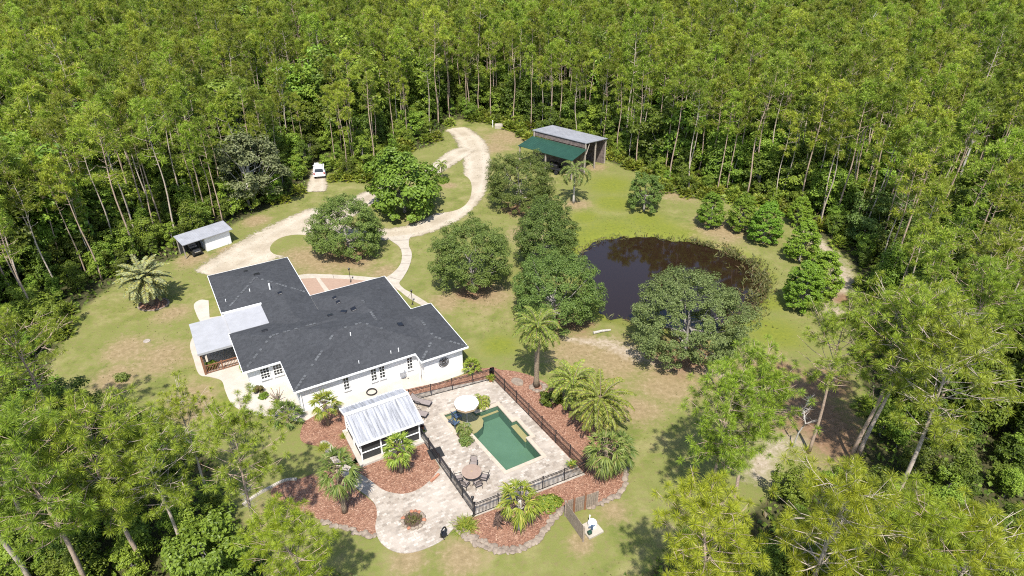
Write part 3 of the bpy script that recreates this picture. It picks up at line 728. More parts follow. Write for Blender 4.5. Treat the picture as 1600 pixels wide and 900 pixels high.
def window(x, y, z, w, h, cols, rows, shut=False):
    fr = MB(); t = .06; d = .10
    for sx in (-1, 1): fr.box((x + sx * (w / 2), y - .03, z), (t, d, h + t), 0)
    for sz in (-1, 1): fr.box((x, y - .035, z + sz * h / 2), (w - t, d, t), 0)
    f = fr.build('window', M['white'], house)
    MB().box((x, y - .012, z), (w - t, .02, h - t)).build('pane', M['glass'], f)
    mu = MB()
    for i in range(1, cols): mu.box((x - w / 2 + w * i / cols, y - .034, z), (.035, .022, h - t))
    for j in range(1, rows): mu.box((x, y - .037, z - h / 2 + h * j / rows), (w - t, .022, .05 if j == rows // 2 else .03))
    mu.build('muntin', M['white'], f)
    MB().box((x, y - .07, z - h / 2 - .07), (w + .16, .15, .05)).build('sill', M['white'], f)
def wall_hit(px, py, ywall):
    """where the photo's pixel meets the wall plane local y = ywall"""
    lo, hi = 0.0, 3.2
    for _ in range(40):
        m_ = (lo + hi) / 2
        if house_local(px, py, m_).y > ywall: lo = m_
        else: hi = m_
    return house_local(px, py, lo)
for px, py in ((541.5, 602.5), (584, 586.5), (597, 582), (640, 568.5)):
    q = wall_hit(px, py, .42); window(q.x, .42, 1.50, .52, 1.34, 2, 4)
for px, py in ((414, 583), (434, 578)):
    q = wall_hit(px, py, 5.27); window(q.x, 5.27, 1.62, .78, 1.15, 3, 4)
q = wall_hit(693, 565, -.98)
art = MB(); c = Vector((q.x, -1.03, q.z - .05)); rr2 = random.Random(3)
for rad_ in (.5, .36, .2): art.tube([c + Vector((rad_ * math.cos(a), 0, rad_ * math.sin(a))) for a in np.linspace(0, 2 * math.pi, 25)], .022, 5)
for i in range(16):
    a = i / 16 * 2 * math.pi; pts = []
    for s in np.linspace(.08, .5, 6): pts.append(c + Vector((s * math.cos(a + s * 1.6), -.02, s * math.sin(a + s * 1.6))))
    art.tube(pts, .02, 4)
ao = art.build('wall_ornament', M['dark_iron']); ao.matrix_world = _hm
tag(ao, 'round dark metal swirl ornament hung on the white house wall', 'ornament')
q = wall_hit(623, 576, .42)
dish = thing('satellite_dish', 'white satellite dish on the white house wall between windows', 'satellite dish', HW(q.x, .42, q.z), HOUSE_A)
dd = MB(); dd.lathe([(0, 0), (.12, .015), (.26, .07), (.36, .14), (.355, .15), (.25, .085), (0, .02)], n=20)
do = dd.build('reflector', M['white'], dish, True); do.location = (-.05, -.55, .35); do.rotation_euler = (rad(58), 0, rad(14))
MB().tube([(0, 0, 0), (0, -.28, .02), (-.03, -.5, .3)], .03, 6).build('mount', M['grey_metal'], dish)
ar = MB(); ar.tube([(-.05, -.55, .2), (.1, -1.0, .1), (.28, -1.05, .2)], .016, 5); ar.box((.28, -1.05, .22), (.12, .12, .1)); ar.build('feed_arm', M['grey_metal'], dish)
q = house_local(581, 614, 0)
hose = MB()
for i, r_ in enumerate((.42, .47, .44)): hose.tube([(r_ * math.cos(a), r_ * math.sin(a), .03 + .05 * i) for a in np.linspace(0, 2 * math.pi, 25)], .03, 6)
ho = hose.build('garden_hose', M['rubber']); ho.location = HW(q.x, q.y, .05)
tag(ho, 'coiled grey garden hose lying on the white apron behind the shelter', 'hose')
for x, y in ((.10, 4.62), (10.78, -.75), (.35, .32)):
    MB().box((x + .16, y, 1.25), (.08, .08, 2.5)).build('downspout', M['white'], house)
# porch on the west side
porch = thing('covered_porch', 'flat white roofed porch with brown wooden posts on the house side', 'porch', HOUSE_O, HOUSE_A)
pr = MB(); pr.slab([(-6.25, 9.75), (-2.76, 9.75), (-2.76, 11.98), (.84, 11.98), (.84, 14.78), (-2.76, 14.78), (-2.76, 15.3), (-6.25, 15.3)], 2.40, 2.56)
pr.add([(-6.27, 9.72, 2.36), (-2.9, 9.72, 2.36), (-2.9, 9.72, 2.57), (-6.27, 9.72, 2.57)], [(0, 1, 2, 3)])
pr.slab([(-3.0, 11.5), (.55, 11.5), (.55, 15.3), (-3.0, 15.3)], 2.57, 2.71)
pr.build('roof', M['white_roof'], porch)
g = MB(); g.box((-1.3, 15.33, 2.76), (3.9, .12, .16)); g.build('gutter', M['white'], porch)
for x, y in ((-6.05, 9.95), (-6.05, 15.05), (-6.05, 12.5)):
    MB().box((x, y, 1.2), (.18, .18, 2.4)).build('post', M['wood_brown'], porch)
def railing(a, b):
    a, b = Vector(a), Vector(b); d = b - a; rz = math.atan2(d.y, d.x); m_ = (a + b) / 2; m = MB()
    m.box((m_.x, m_.y, .95), (d.length, .10, .06), rz); m.box((m_.x, m_.y, .14), (d.length, .06, .06), rz)
    n = int(d.length / .13)
    for i in range(n + 1):
        q = a + d * (i / n); m.box((q.x, q.y, .55), (.045, .045, .76), rz)
    m.build('railing', M['wood_brown'], porch)
railing((-5.9, 9.95, 0), (-4.55, 9.95, 0)); railing((-4.45, 9.95, 0), (-2.85, 9.95, 0)); railing((-6.05, 10.1, 0), (-6.05, 12.4, 0)); railing((-6.05, 12.6, 0), (-6.05, 15.0, 0))
MB().box((-4.5, 9.95, .55), (.12, .12, 1.1)).build('newel_post', M['wood_brown'], porch)

# ---------------------------------------------------------------- pool fence: four runs of black railings
def fence(pts, label, h=1.3, gap_after=None):
    base = Vector((pts[0][0], pts[0][1], 0))
    t = thing('metal_fence', label, 'fence', base, group='black metal railings round the pool deck')
    for s, (a, b) in enumerate(zip(pts[:-1], pts[1:])):
        a = Vector((a[0], a[1], 0)) - base; b = Vector((b[0], b[1], 0)) - base
        d = b - a; n = max(1, round(d.length / 1.85)); rz = math.atan2(d.y, d.x); u = d.normalized()
        for i in range(n + (1 if s == len(pts) - 2 else 0)):
            q = a + d * (i / n); p = MB(); p.box((q.x, q.y, h / 2 + .03), (.065, .065, h + .06), rz); p.box((q.x, q.y, h + .075), (.09, .09, .03), rz)
            p.build('post', M['black'], t)
        for i in range(n):
            q0 = a + d * (i / n) + u * .04; q1 = a + d * ((i + 1) / n) - u * .04; m_ = (q0 + q1) / 2; L = (q1 - q0).length; p = MB()
            for z in (.12, h - .16, h - .02): p.box((m_.x, m_.y, z), (L, .035, .035), rz)
            k = max(2, round(L / .115))
            for j in range(1, k):
                w = q0 + (q1 - q0) * (j / k); p.box((w.x, w.y, h / 2 - .02 + .04), (.018, .018, h - .12), rz)
            p.build('railing_panel', M['black'], t)
    return t
fn_T, fn_R, fn_B = P(770.5, 593), P(914, 739), P(742, 806)
fence([P(640, 628), fn_T], 'black metal fence run along the house side of the pool deck')
fence([fn_T, fn_R], 'long black metal fence run along the far right side of the pool')
fence([fn_R, fn_B], 'black metal fence run along the near end of the pool behind the palm')
fence([fn_B, P(655.5, 682)], 'black metal fence run between pool deck and round patio')

# ---------------------------------------------------------------- screened shelter with metal roof
shel = thing('screened_shelter', 'small screened shelter with a streaked ribbed metal roof beside the pool', 'shelter', HW(0, 0), HOUSE_A)
X0, X1, YB, YR, YF = 2.75, 8.15, -3.75, -5.25, -8.2; ZB, ZR, ZF = 2.5, 3.0, 2.25
def roofsheet(y0, z0, y1, z1):
    m = MB(); d = Vector((0, y1 - y0, z1 - z0)); L = d.length; nrm = Vector((0, -(z1 - z0), (y1 - y0))).normalized()
    if nrm.z < 0: nrm = -nrm
    n = 17
    for i in range(n):
        xa = X0 + (X1 - X0) * i / n; xb = X0 + (X1 - X0) * (i + 1) / n
        prof = [(xa, 0), (xa + .04, .06), (xa + .075, .06), (xa + .115, 0), (xb, 0)]
        vs = [Vector((x, y0, z0)) + nrm * h for x, h in prof] + [Vector((x, y1, z1)) + nrm * h for x, h in prof]
        m.add(vs, [(j, j + 1, j + 6, j + 5) for j in range(4)])
    return m
roofsheet(YB, ZB, YR, ZR).build('roof', M['ribbed_metal'], shel); roofsheet(YR - .002, ZR, YF, ZF).build('roof', M['ribbed_metal'], shel)
t = MB()
t.box(((X0 + X1) / 2, YR, ZR + .05), (X1 - X0 + .1, .34, .05)); t.build('ridge_trim', M['white'], shel)
t = MB(); t.box(((X0 + X1) / 2, YF, ZF - .05), (X1 - X0 + .1, .1, .16)); t.box(((X0 + X1) / 2, YB, ZB - .05), (X1 - X0 + .1, .1, .16))
for x in (X0 - .02, X1 + .02):
    t.add([(x - .03, YF, ZF - .12), (x + .03, YF, ZF - .12), (x + .03, YF, ZF + .03), (x - .03, YF, ZF + .03), (x - .03, YR, ZR - .12), (x + .03, YR, ZR - .12), (x + .03, YR, ZR + .03), (x - .03, YR, ZR + .03), (x - .03, YB, ZB - .12), (x + .03, YB, ZB - .12), (x + .03, YB, ZB + .03), (x - .03, YB, ZB + .03)],
          [(0, 4, 5, 1), (3, 2, 6, 7), (0, 3, 7, 4), (1, 5, 6, 2), (4, 8, 9, 5), (7, 6, 10, 11), (4, 7, 11, 8), (5, 9, 10, 6), (0, 1, 2, 3), (8, 11, 10, 9)])
t.build('eave_trim', M['white'], shel)
t = MB(); t.slab([(X0 - .1, YF - .15), (X1 + .1, YF - .15), (X1 + .1, YB), (X0 - .1, YB)], -.05, .22); t.build('floor_slab', M['concrete_white'], shel)
yf, yb, xl, xr = YF + .3, YB - .2, X0 + .25, X1 - .25
for x, y, zt in ((xl, yf, 2.2), (xl + 1.63, yf, 2.2), (xl + 3.27, yf, 2.2), (xr, yf, 2.2), (xl, (yf + yb) / 2, 2.7), (xr, (yf + yb) / 2, 2.7), (xl, yb, 2.4), (xr, yb, 2.4)):
    MB().box((x, y, .22 + (zt - .22) / 2), (.1, .1, zt - .22)).build('post', M['white'], shel)
t = MB()
for y in (yf, yb): t.box(((xl + xr) / 2, y, 1.0), (xr - xl - .1, .06, .07)); t.box(((xl + xr) / 2, y, 2.17), (xr - xl - .1, .06, .08))
for x in (xl, xr): t.box((x, (yf + yb) / 2, 1.0), (.06, yb - yf - .1, .07))
t.build('cross_rail', M['white'], shel)
t = MB()
t.box(((xl + xr) / 2, yf + .045, 1.2), (xr - xl - .1, .01, 1.9)); t.box(((xl + xr) / 2, yb - .045, 1.25), (xr - xl - .1, .01, 2.0)); t.box((xl + .045, (yf + yb) / 2, 1.25), (.01, yb - yf - .1, 2.0)); t.box((xr - .045, (yf + yb) / 2, 1.25), (.01, yb - yf - .1, 2.0))
t.build('insect_screen', M['screen'], shel)

# ---------------------------------------------------------------- parasol, loungers, chairs, dining set
um = house_local(728.7, 630, 2.1); UL = HW(um.x, um.y)
par = thing('parasol', 'round white canvas parasol standing in the shallow pool ledge', 'parasol', (UL.x, UL.y, -.32))
n = 48; m = MB(); R0 = 1.04
def rim(a): return R0 * (1 - .035 * abs(math.sin(4 * a)))
ang = np.linspace(0, 2 * math.pi, n, endpoint=False)
vs = [(0, 0, 2.86)] + [(rim(a) * f * math.cos(a), rim(a) * f * math.sin(a), 2.86 - .42 * f ** 1.4 + .02 * abs(math.sin(4 * a)) * f) for f in (.33, .66, 1.0) for a in ang]
fs = [(0, 1 + i, 1 + (i + 1) % n) for i in range(n)] + [(1 + r * n + i, 1 + (r + 1) * n + i, 1 + (r + 1) * n + (i + 1) % n, 1 + r * n + (i + 1) % n) for r in range(2) for i in range(n)]
m.add(vs, fs); m.build('canopy', M['canvas'], par, True)
m = MB(); vs = [(rim(a) * math.cos(a), rim(a) * math.sin(a), 2.44 + .02 * abs(math.sin(4 * a)) - dz) for dz in (0, .22) for a in ang]
m.add(vs, [(i, n + i, n + (i + 1) % n, (i + 1) % n) for i in range(n)]); m.build('valance_shade', M['tan_canvas'], par)  # tan band stands in for the shade below the canopy
MB().tube([(0, 0, 0), (0, 0, 2.8)], .03, 8).build('pole', M['grey_metal'], par)
for k in range(8):
    a = k * math.pi / 4 + .39
    MB().tube([(0, 0, 2.79), (.62 * R0 * math.cos(a), .62 * R0 * math.sin(a), 2.58), (R0 * .93 * math.cos(a), R0 * .93 * math.sin(a), 2.42)], .012, 4).build('rib', M['grey_metal'], par)
MB().lathe([(.28, 0), (.28, .06), (.05, .12), (.05, .3)], n=16).build('base', M['grey_metal'], par)

def lounger():
    t = thing('sun_lounger', '', 'sun lounger', group='taupe sun loungers by the shelter')
    m = MB()
    for s in (-1, 1):
        m.tube([(-.05, .31 * s, .32), (1.25, .31 * s, .34)], .025, 6); m.tube([(-.05, .31 * s, .33), (-.62, .31 * s, .80)], .025, 6)
        m.tube([(.5, .33 * s, .34), (.35, .36 * s, .55), (-.2, .36 * s, .56)], .02, 6)
    m.tube([(1.25, -.31, .34), (1.25, .31, .34)], .025, 6); m.tube([(-.62, -.31, .80), (-.62, .31, .80)], .025, 6)
    m.build('frame', M['dark_iron'], t)
    m = MB(); m.box((.6, 0, .345), (1.3, .58, .025)); m.build('seat', M['sling'], t)
    m = MB(); m.box((-.335, 0, .575), (.72, .58, .025), 0, 0, ('Y', math.atan2(.47, .57))); m.build('backrest', M['sling'], t)
    for x in (.05, 1.1):
        for s in (-1, 1): MB().tube([(x, .31 * s, .33), (x + .05, .31 * s, 0)], .022, 6).build('leg', M['dark_iron'], t)
    return t
q1, q2 = P(653, 631), P(651, 648)
lo = lounger(); lo.location = (q1.x, q1.y, .055); lo.rotation_euler.z = HOUSE_A - rad(48)
lo['label'] = 'farther taupe sun lounger, nearest the fence beside the shelter roof'
copy_thing(lo, (q2.x - .2, q2.y, .055), HOUSE_A - rad(50), 'nearer taupe sun lounger half tucked behind the shelter roof')

def adirondack():
    t = thing('pool_chair', '', 'chair', group='slate blue slatted chairs standing in the pool')
    m = MB()
    for i in range(5): m.box((-.24 + .12 * i, .02, .36 - .0), (.10, .52, .025), 0, 0, ('X', rad(8)))
    m.build('seat', M['blue_plastic'], t)
    m = MB()
    for i in range(5): m.box((-.22 + .11 * i, .36, .70), (.095, .025, .78 - .05 * abs(i - 2)), 0, 0, ('X', rad(-22)))
    m.box((0, .33, .55), (.56, .03, .06)); m.build('backrest', M['blue_plastic'], t)
    for s in (-1, 1):
        MB().box((.34 * s, .05, .56), (.12, .64, .03)).build('armrest', M['blue_plastic'], t)
        MB().box((.33 * s, -.2, .27), (.05, .08, .55)).build('leg', M['blue_plastic'], t); MB().box((.33 * s, .3, .27), (.05, .08, .55)).build('leg', M['blue_plastic'], t)
    return t
qa, qb = P(714, 650, 0), P(710, 661, 0)
ad = adirondack(); ad.location = (qa.x, qa.y, -.32); ad.rotation_euler.z = HOUSE_A + rad(100); ad['label'] = 'slate blue pool chair directly under the parasol edge'
copy_thing(ad, (qb.x, qb.y, -.32), HOUSE_A + rad(112), 'slate blue pool chair beside the palm planter')

tp = P(737.5, 748); 
table = thing('dining_table', 'round tan patio dining table on the pool deck', 'table', (tp.x, tp.y, .055))
MB().lathe([(0, .70), (.72, .70), (.76, .715), (.76, .74), (.72, .752), (.035, .752), (.035, .70)], n=32).build('tabletop', M['table_stone'], table)
MB().lathe([(.045, .752), (.09, .755), (.09, .765), (.03, .77), (0, .77)], n=12).build('umbrella_cap', M['tan_canvas'], table)
for k in range(4):
    a = k * math.pi / 2 + .5; MB().tube([(.16 * math.cos(a), .16 * math.sin(a), .7), (.3 * math.cos(a), .3 * math.sin(a), .3), (.5 * math.cos(a), .5 * math.sin(a), 0)], .03, 6).build('leg', M['dark_iron'], table)
def dchair():
    t = thing('patio_chair', '', 'chair', group='patio chairs round the tan table')
    m = MB(); m.bevbox((0, 0, .42), (.52, .50, .05), .015); m.build('seat', M['sling'], t)
    m = MB(); m.box((0, .27, .72), (.46, .02, .46), 0, 0, ('X', rad(-14))); m.build('backrest', M['sling'], t)
    m = MB()
    for s in (-1, 1):
        m.tube([(.24 * s, .22, .42), (.25 * s, .34, .98)], .022, 6); m.tube([(.27 * s, -.24, .42), (.29 * s, -.24, .64), (.28 * s, .28, .66)], .024, 6)
    m.tube([(-.25, .34, .98), (0, .36, 1.02), (.25, .34, .98)], .022, 6); m.build('frame', M['dark_iron'], t)
    for sx in (-1, 1):
        for sy in (-1, 1): MB().tube([(.25 * sx, .22 * sy, .42), (.28 * sx, .30 * sy, 0)], .022, 6).build('leg', M['dark_iron'], t)
    return t
dc = dchair()
for i, (ang_, lab) in enumerate(((200, 'patio chair on the left of the round tan table, by the fence'), (242, 'patio chair at the near left of the round tan table'), (298, 'patio chair at the near right of the round tan table, by the fence corner'), (-15, 'patio chair on the right of the round tan table, pool side'), (85, 'patio chair behind the round tan table, showing its seat back'))):
    a = rad(ang_); rr_ = 1.02; loc = (tp.x + rr_ * math.cos(a), tp.y + rr_ * math.sin(a), .055); rz = a - math.pi / 2
    if i == 0: dc.location = loc; dc.rotation_euler.z = rz; dc['label'] = lab
    else: copy_thing(dc, loc, rz, lab)
lp = P(742, 803)
def lamp_post(px, py, h, label):
    q = P(px, py); t = thing('lamp_post', label, 'lamp post', (q.x, q.y, .02), group='thin black lamp posts')
    MB().lathe([(.11, 0), (.11, .05), (.05, .12), (.032, .2), (.028, h - .38), (.05, h - .36)], n=10).build('post', M['black'], t)
    ln = MB(); ln.lathe([(.05, h - .36), (.085, h - .34), (.11, h - .12), (.13, h - .11), (.04, h - .02), (.015, h)], n=6); ln.build('lantern', M['black'], t)
    return t
lamp_post(739.5, 806.5, 2.1, 'thin black lamp post at the near corner of the pool fence')
lamp_post(548, 441, 1.9, 'thin black lamp post on the curved path behind the house')
lamp_post(644.5, 476, 1.9, 'thin black lamp post on the path near the front corner of the house')
m = MB(); m.bevbox((0, 0, .02), (1.15, 1.15, .03), .01); mt_ = m.build('floor_mat', M['rubber']); q = P(681, 709); mt_.location = (q.x, q.y, .06); mt_.rotation_euler.z = HOUSE_A - rad(5)
tag(mt_, 'square black mat on the pool deck against the fence', 'mat')

# ---------------------------------------------------------------- patio pieces
fp = P(646, 814); fpt = thing('fire_pit', 'ring of red and white stones round a weedy fire pit on the patio', 'fire pit', (fp.x, fp.y, .06))
def rock_data(name, mats, seed, sub=2, flat=.6):
    import bmesh as _b
    bm = _b.new(); _b.ops.create_icosphere(bm, subdivisions=sub, radius=1.0); r_ = random.Random(seed)
    dirs = [Vector((r_.gauss(0, 1), r_.gauss(0, 1), r_.gauss(0, 1))).normalized() for _ in range(9)]; cut = [r_.uniform(.62, .9) for _ in dirs]
    for v in bm.verts:
        p = v.co.copy()
        for d, c in zip(dirs, cut):
            s = p.dot(d)
            if s > c: p -= d * (s - c)
        p *= 1 + r_.uniform(-.04, .04); p.z *= flat; v.co = p
    me = bpy.data.meshes.new(name); bm.to_mesh(me); bm.free(); me.materials.append(mats); return me
ROCK_W = [rock_data('pale_rock', M['rock_pale'], s) for s in range(5)]; ROCK_R = [rock_data('red_rock', M['rock_red'], 20 + s) for s in range(3)]
for i in range(17):
    a = i / 17 * 2 * math.pi; o = link('stone', (ROCK_R if i % 17 in (3, 4, 5, 8, 0, 12) else ROCK_W)[i % 3], fpt)
    o.location = (.78 * math.cos(a), .78 * math.sin(a), .10); o.scale = (R_.uniform(.15, .21), R_.uniform(.13, .17), R_.uniform(.16, .24)); o.rotation_euler = (0, 0, a + R_.uniform(-.4, .4) + 1.57)
m = MB(); m.slab([(.68 * math.cos(a), .68 * math.sin(a)) for a in np.linspace(0, 2 * math.pi, 20, endpoint=False)], 0, .06); m.build('ash_bed', M['soil'], fpt)
m = MB(); q = P(693.5, 839); hoop = thing('log_hoop', 'black metal hoop stand at the near edge of the round patio', 'log hoop', (q.x, q.y, .05), rad(60))
m.tube([(.30 * math.sin(a), 0, .46 + .42 * -math.cos(a)) for a in np.linspace(.15, 2 * math.pi + .15, 25)], .06, 7); m.build('hoop', M['black'], hoop)
m = MB()
for s in (-1, 1): m.tube([(.2 * s, -.2, 0), (.14 * s, 0, .16), (.2 * s, .2, 0)], .035, 6)
m.lathe([(.0, .1), (.2, .1), (.24, .3), (.0, .3)], n=10); m.build('stand', M['black'], hoop)

# stone borders of the mulch beds: every stone its own object
def border(pts, label, step=.44, scale=(.17, .27), kinds=None, grp='rough stones edging the mulch beds', rows=1):
    c = curve(PX(pts), False, 10); acc = 0; last = c[0]; k = 0
    for q in c[1:]:
        acc += (q - last).length; last = q
        if acc < step * .55: continue
        acc = 0; k += 1
        for r in range(rows):
            s = R_.uniform(*scale); o = link('edging_stone', (kinds or ROCK_W)[R_.randrange(len(kinds or ROCK_W))])
            o.location = (q.x + R_.uniform(-.08, .08) + .25 * r, q.y + R_.uniform(-.12, .12) + .25 * r, s * .28); o.scale = (s * R_.uniform(.9, 1.4), s, s * R_.uniform(.6, .95)); o.rotation_euler = (R_.uniform(-.2, .2), R_.uniform(-.2, .2), R_.uniform(0, 6.28))
            tag(o, label, 'stone', grp)
border([(711, 815), (714, 828), (730, 842), (751, 853), (770, 860), (792, 864), (817, 858), (838, 845), (851, 828), (864, 811), (879, 798), (890, 796)], 'rough pale stone edging the near curve of the red mulch bed', step=.30, rows=2, grp='stones edging the near curve of the mulch bed')
border([(918, 796), (945, 784), (962, 776), (974, 764), (979, 745), (978, 732)], 'rough pale stone edging the right end of the red mulch bed', step=.34, grp='stones edging the right end of the mulch bed')
border([(500, 812), (522, 822), (553, 830), (570, 836), (588, 839)], 'rough stone edging the mulch bed left of the patio', step=.36, grp='stones edging the left mulch bed')
curb = MB()
cpts = curve(PX([(380, 790), (402, 774), (424, 762), (445, 752), (464, 750)]), False, 8)
for i in range(len(cpts) - 1):
    d = cpts[i + 1] - cpts[i]; mm = (cpts[i] + cpts[i + 1]) / 2; curb.box((mm.x, mm.y, .08), (d.length + .015, .22, .16), math.atan2(d.y, d.x))
tag(curb.build('bed_kerb', M['concrete']), 'curved concrete kerb edging the mulch bed under the pine', 'kerb')
curb = MB(); cpts = PX([(686, 742), (680, 748), (673, 754)])
for i in range(len(cpts) - 1):
    d = cpts[i + 1] - cpts[i]; mm = (cpts[i] + cpts[i + 1]) / 2; curb.box((mm.x, mm.y, .08), (d.length - .02, .2, .2), math.atan2(d.y, d.x))
tag(curb.build('edging_log', M['rock_red']), 'short tan edging log between mulch and patio beside the fence', 'edging')
for (px, py, s, fl, lab) in ((809, 598, .75, .35, 'large flat pale rock on the red mulch by the pool fence'), (326, 681, .42, .6, 'pale boulder alone on the lawn left of the pine shadow'), (331, 686, .30, .6, 'small pale boulder beside the larger one on the lawn')):
    q = P(px, py); o = link('rock', rock_data('rock', M['rock_pale'], px, flat=fl)); o.location = (q.x, q.y, s * fl * .35); o.scale = (s, s * .7, s); o.rotation_euler = (0, 0, R_.uniform(0, 3)); tag(o, lab, 'rock')
for i in range(11):
    a = i / 11 * 6.283; q = P(841, 606); s = R_.uniform(.16, .3); o = link('rock', ROCK_W[i % 5]); o.location = (q.x + .62 * math.cos(a), q.y + .55 * math.sin(a), s * .25); o.scale = (s, s * .8, s); tag(o, 'grey rock heaped round the foot of the tall date palm', 'rock', 'rocks at the foot of the tall palm')
for i in range(26):
    a = i / 26 * 6.283; q = P(240, 476); o = link('edging_stone', ROCK_W[i % 5]); s = .17; o.location = (q.x + 1.55 * math.cos(a), q.y + 1.25 * math.sin(a), .05); o.scale = (s * 1.3, s * .8, s * .8); o.rotation_euler = (0, 0, a + 1.57); tag(o, 'small pale stone in the ring round the bluish palm', 'stone', 'stones ringing the bluish palm')
q = P(240, 476); ring_ = [(q.x + 1.5 * math.cos(a), q.y + 1.2 * math.sin(a)) for a in np.linspace(0, 6.283, 24, endpoint=False)]
paving('mulch_bed', ring_, .03, M['mulch'], 'round mulch bed at the foot of the bluish palm')if False else tag(MB().slab(ring_, -.05, .03).build('mulch_bed', M['mulch']), 'round mulch bed at the foot of the bluish palm', 'mulch bed', kind='structure')
m = MB(); m.lathe([(.34, 0), (.34, .05), (.28, .08), (0, .09)], n=18); o = m.build('tank_lid', M['wood_post']); o.location = P(229.5, 533) ; tag(o, 'round grey tank lid flush in the left lawn', 'lid')
a, b = P(927, 522), P(954, 517); m = MB(); m.tube([a + Vector((0, 0, .14)), (a + b) / 2 + Vector((0, .06, .16)), b + Vector((0, 0, .12))], [.15, .13, .10], 8); tag(m.build('fallen_log', M['dead_wood']), 'pale fallen log on the bare grass between two oaks', 'log')

# ---------------------------------------------------------------- wooden fence and well pump
a, c, b = P(883, 806), P(911, 846), P(932, 790)
wf = thing('board_fence', 'weathered board fence corner screening the well pump', 'fence', (a.x, a.y, 0))
def boards(p0, p1, h=1.45, name='board_panel', gap=.02):
    p0 = p0 - Vector((a.x, a.y, 0)); p1 = p1 - Vector((a.x, a.y, 0)); d = p1 - p0; rz = math.atan2(d.y, d.x); n = round(d.length / .15); m = MB()
    for i in range(n):
        q = p0 + d * ((i + .5) / n); hh = h + R_.uniform(-.03, .02); m.box((q.x, q.y, hh / 2 + .04), (d.length / n - gap, .025, hh), rz)
    nrm = Vector((-d.y, d.x, 0)).normalized() * .04
    for z in (.35, 1.15): q = (p0 + p1) / 2 + nrm; m.box((q.x, q.y, z), (d.length, .04, .09), rz)
    m.build(name, M['wood_grey'], wf)
    return p0, p1
boards(a, c); boards(a + Vector((.15, .1, 0)), b)
for q, h in ((a, 1.55), (c, 1.5), (a + (b - a) * .62, 1.75), (b, 1.5), (a + (c - a) * .12 + Vector((.5, .5, 0)), 1.7)):
    q = q - Vector((a.x, a.y, 0)); MB().box((q.x, q.y, h / 2), (.13, .13, h)).build('post', M['wood_brown'] if h > 1.65 else M['wood_grey'], wf)
q = P(924, 828); pump = thing('well_pump', 'white well pump with round tank lid on a concrete slab', 'well pump', (q.x, q.y, 0), rad(30))
m = MB(); m.bevbox((0, 0, .09), (1.25, 1.25, .18), .02); m.build('slab', M['concrete'], pump)
m = MB(); m.lathe([(.33, .18), (.33, .52), (.28, .60), (.1, .64), (0, .64)], (.18, .18, 0), 20); m.build('tank', M['white'], pump)
m = MB(); m.tube([(-.1, .15, .18), (-.1, .15, .75), (.12, .45, 1.05)], .05, 8); m.build('pipe', M['white'], pump)
m = MB(); m.tube([(-.05, -.1, .18), (-.05, -.1, .62)], .09, 8); m.tube([(-.3, -.05, .5), (.15, -.15, .55)], .05, 7); m.build('pump_body', M['blue_plastic'], pump)
m = MB(); m.bevbox((-.38, -.3, .3), (.3, .25, .24), .03); m.build('control_box', M['green_metal'], pump)

# ---------------------------------------------------------------- pole barn
bc = [Vector((3.25, 105.4, 5.0)), Vector((11.28, 99.2, 5.0)), Vector((15.1, 104.0, 4.1)), Vector((6.75, 110.6, 4.1))]
barn = thing('pole_barn', 'open pole barn with grey upper roof and green lean-to roof', 'barn', (bc[0].x, bc[0].y, 0)); bo = Vector((bc[0].x, bc[0].y, 0))
def sheet(q, th, name, mat, ribs=22):
    q = [v - bo for v in q]; m = MB(); dn_ = Vector((0, 0, -th))
    m.add(q + [v + dn_ for v in q], [(0, 1, 2, 3), (7, 6, 5, 4)] + [(i, 4 + i, 4 + (i + 1) % 4, (i + 1) % 4) for i in range(4)])
    for i in range(ribs + 1):
        s = i / ribs; e0 = q[0].lerp(q[1], s); e1 = q[3].lerp(q[2], s); m.tube([e0 + Vector((0, 0, .012)), e1 + Vector((0, 0, .012))], .022, 4)
    return m.build(name, mat, barn)
sheet(bc, .09, 'upper_roof', M['grey_metal'])
gq = [Vector((3.35, 105.25, 4.05)), Vector((11.3, 99.1, 4.05)), Vector((9.0, 96.9, 3.1)), Vector((0.95, 103.5, 3.1))]
sheet(gq, .07, 'lean_to_roof', M['green_metal'])
m = MB(); e0, e1 = bc[0] - bo, bc[1] - bo
for z0, z1 in ((0, 3.95), (4.12, 4.86)):
    m.box(((e0 + e1) / 2 + Vector((.12, .15, (z0 + z1) / 2 - 5 + 0))).to_tuple(), ((e1 - e0).length - .5, .12, z1 - z0), math.atan2(e1.y - e0.y, e1.x - e0.x))
m.build('block_wall', M['dark_block'], barn)
m = MB(); f0, f1 = bc[3] - bo, bc[2] - bo
m.box(((f0 + f1) / 2 + Vector((-.3, -.35, -2.2))).to_tuple(), ((f1 - f0).length - .5, .1, 3.8), math.atan2(f1.y - f0.y, f1.x - f0.x)); m.build('back_wall', M['dark_block'], barn)
for q, h in ((bc[0], 4.9), (bc[1], 4.9), (bc[2], 4.0), (bc[3], 4.0), (gq[2], 3.0), (gq[3], 3.0), (gq[2].lerp(gq[3], .5), 3.0), (bc[1].lerp(bc[2], .5), 4.45)):
    v = q - bo; ctr = (bc[0] + bc[2]) / 2 - bo; v = Vector((v.x, v.y, 0)); v += (Vector((ctr.x, ctr.y, 0)) - v).normalized() * .3
    MB().tube([(v.x, v.y, 0), (v.x, v.y, h)], .14, 8).build('post', M['wood_post'], barn)
v = bc[1] - bo; m = MB(); m.tube([(v.x, v.y + .1, 3.2), (v.x + .55, v.y + .9, 4.7)], .06, 5); m.build('brace', M['wood_post'], barn)
tr = thing('utility_trailer', 'dark utility trailer parked in shade under the green lean-to', 'trailer', (6.6, 100.2, 0), rad(-37))
m = MB(); m.bevbox((0, 0, .75), (3.0, 1.5, .25), .05); m.bevbox((-.2, 0, 1.15), (2.0, 1.3, .6), .1); m.build('bed', M['black'], tr)
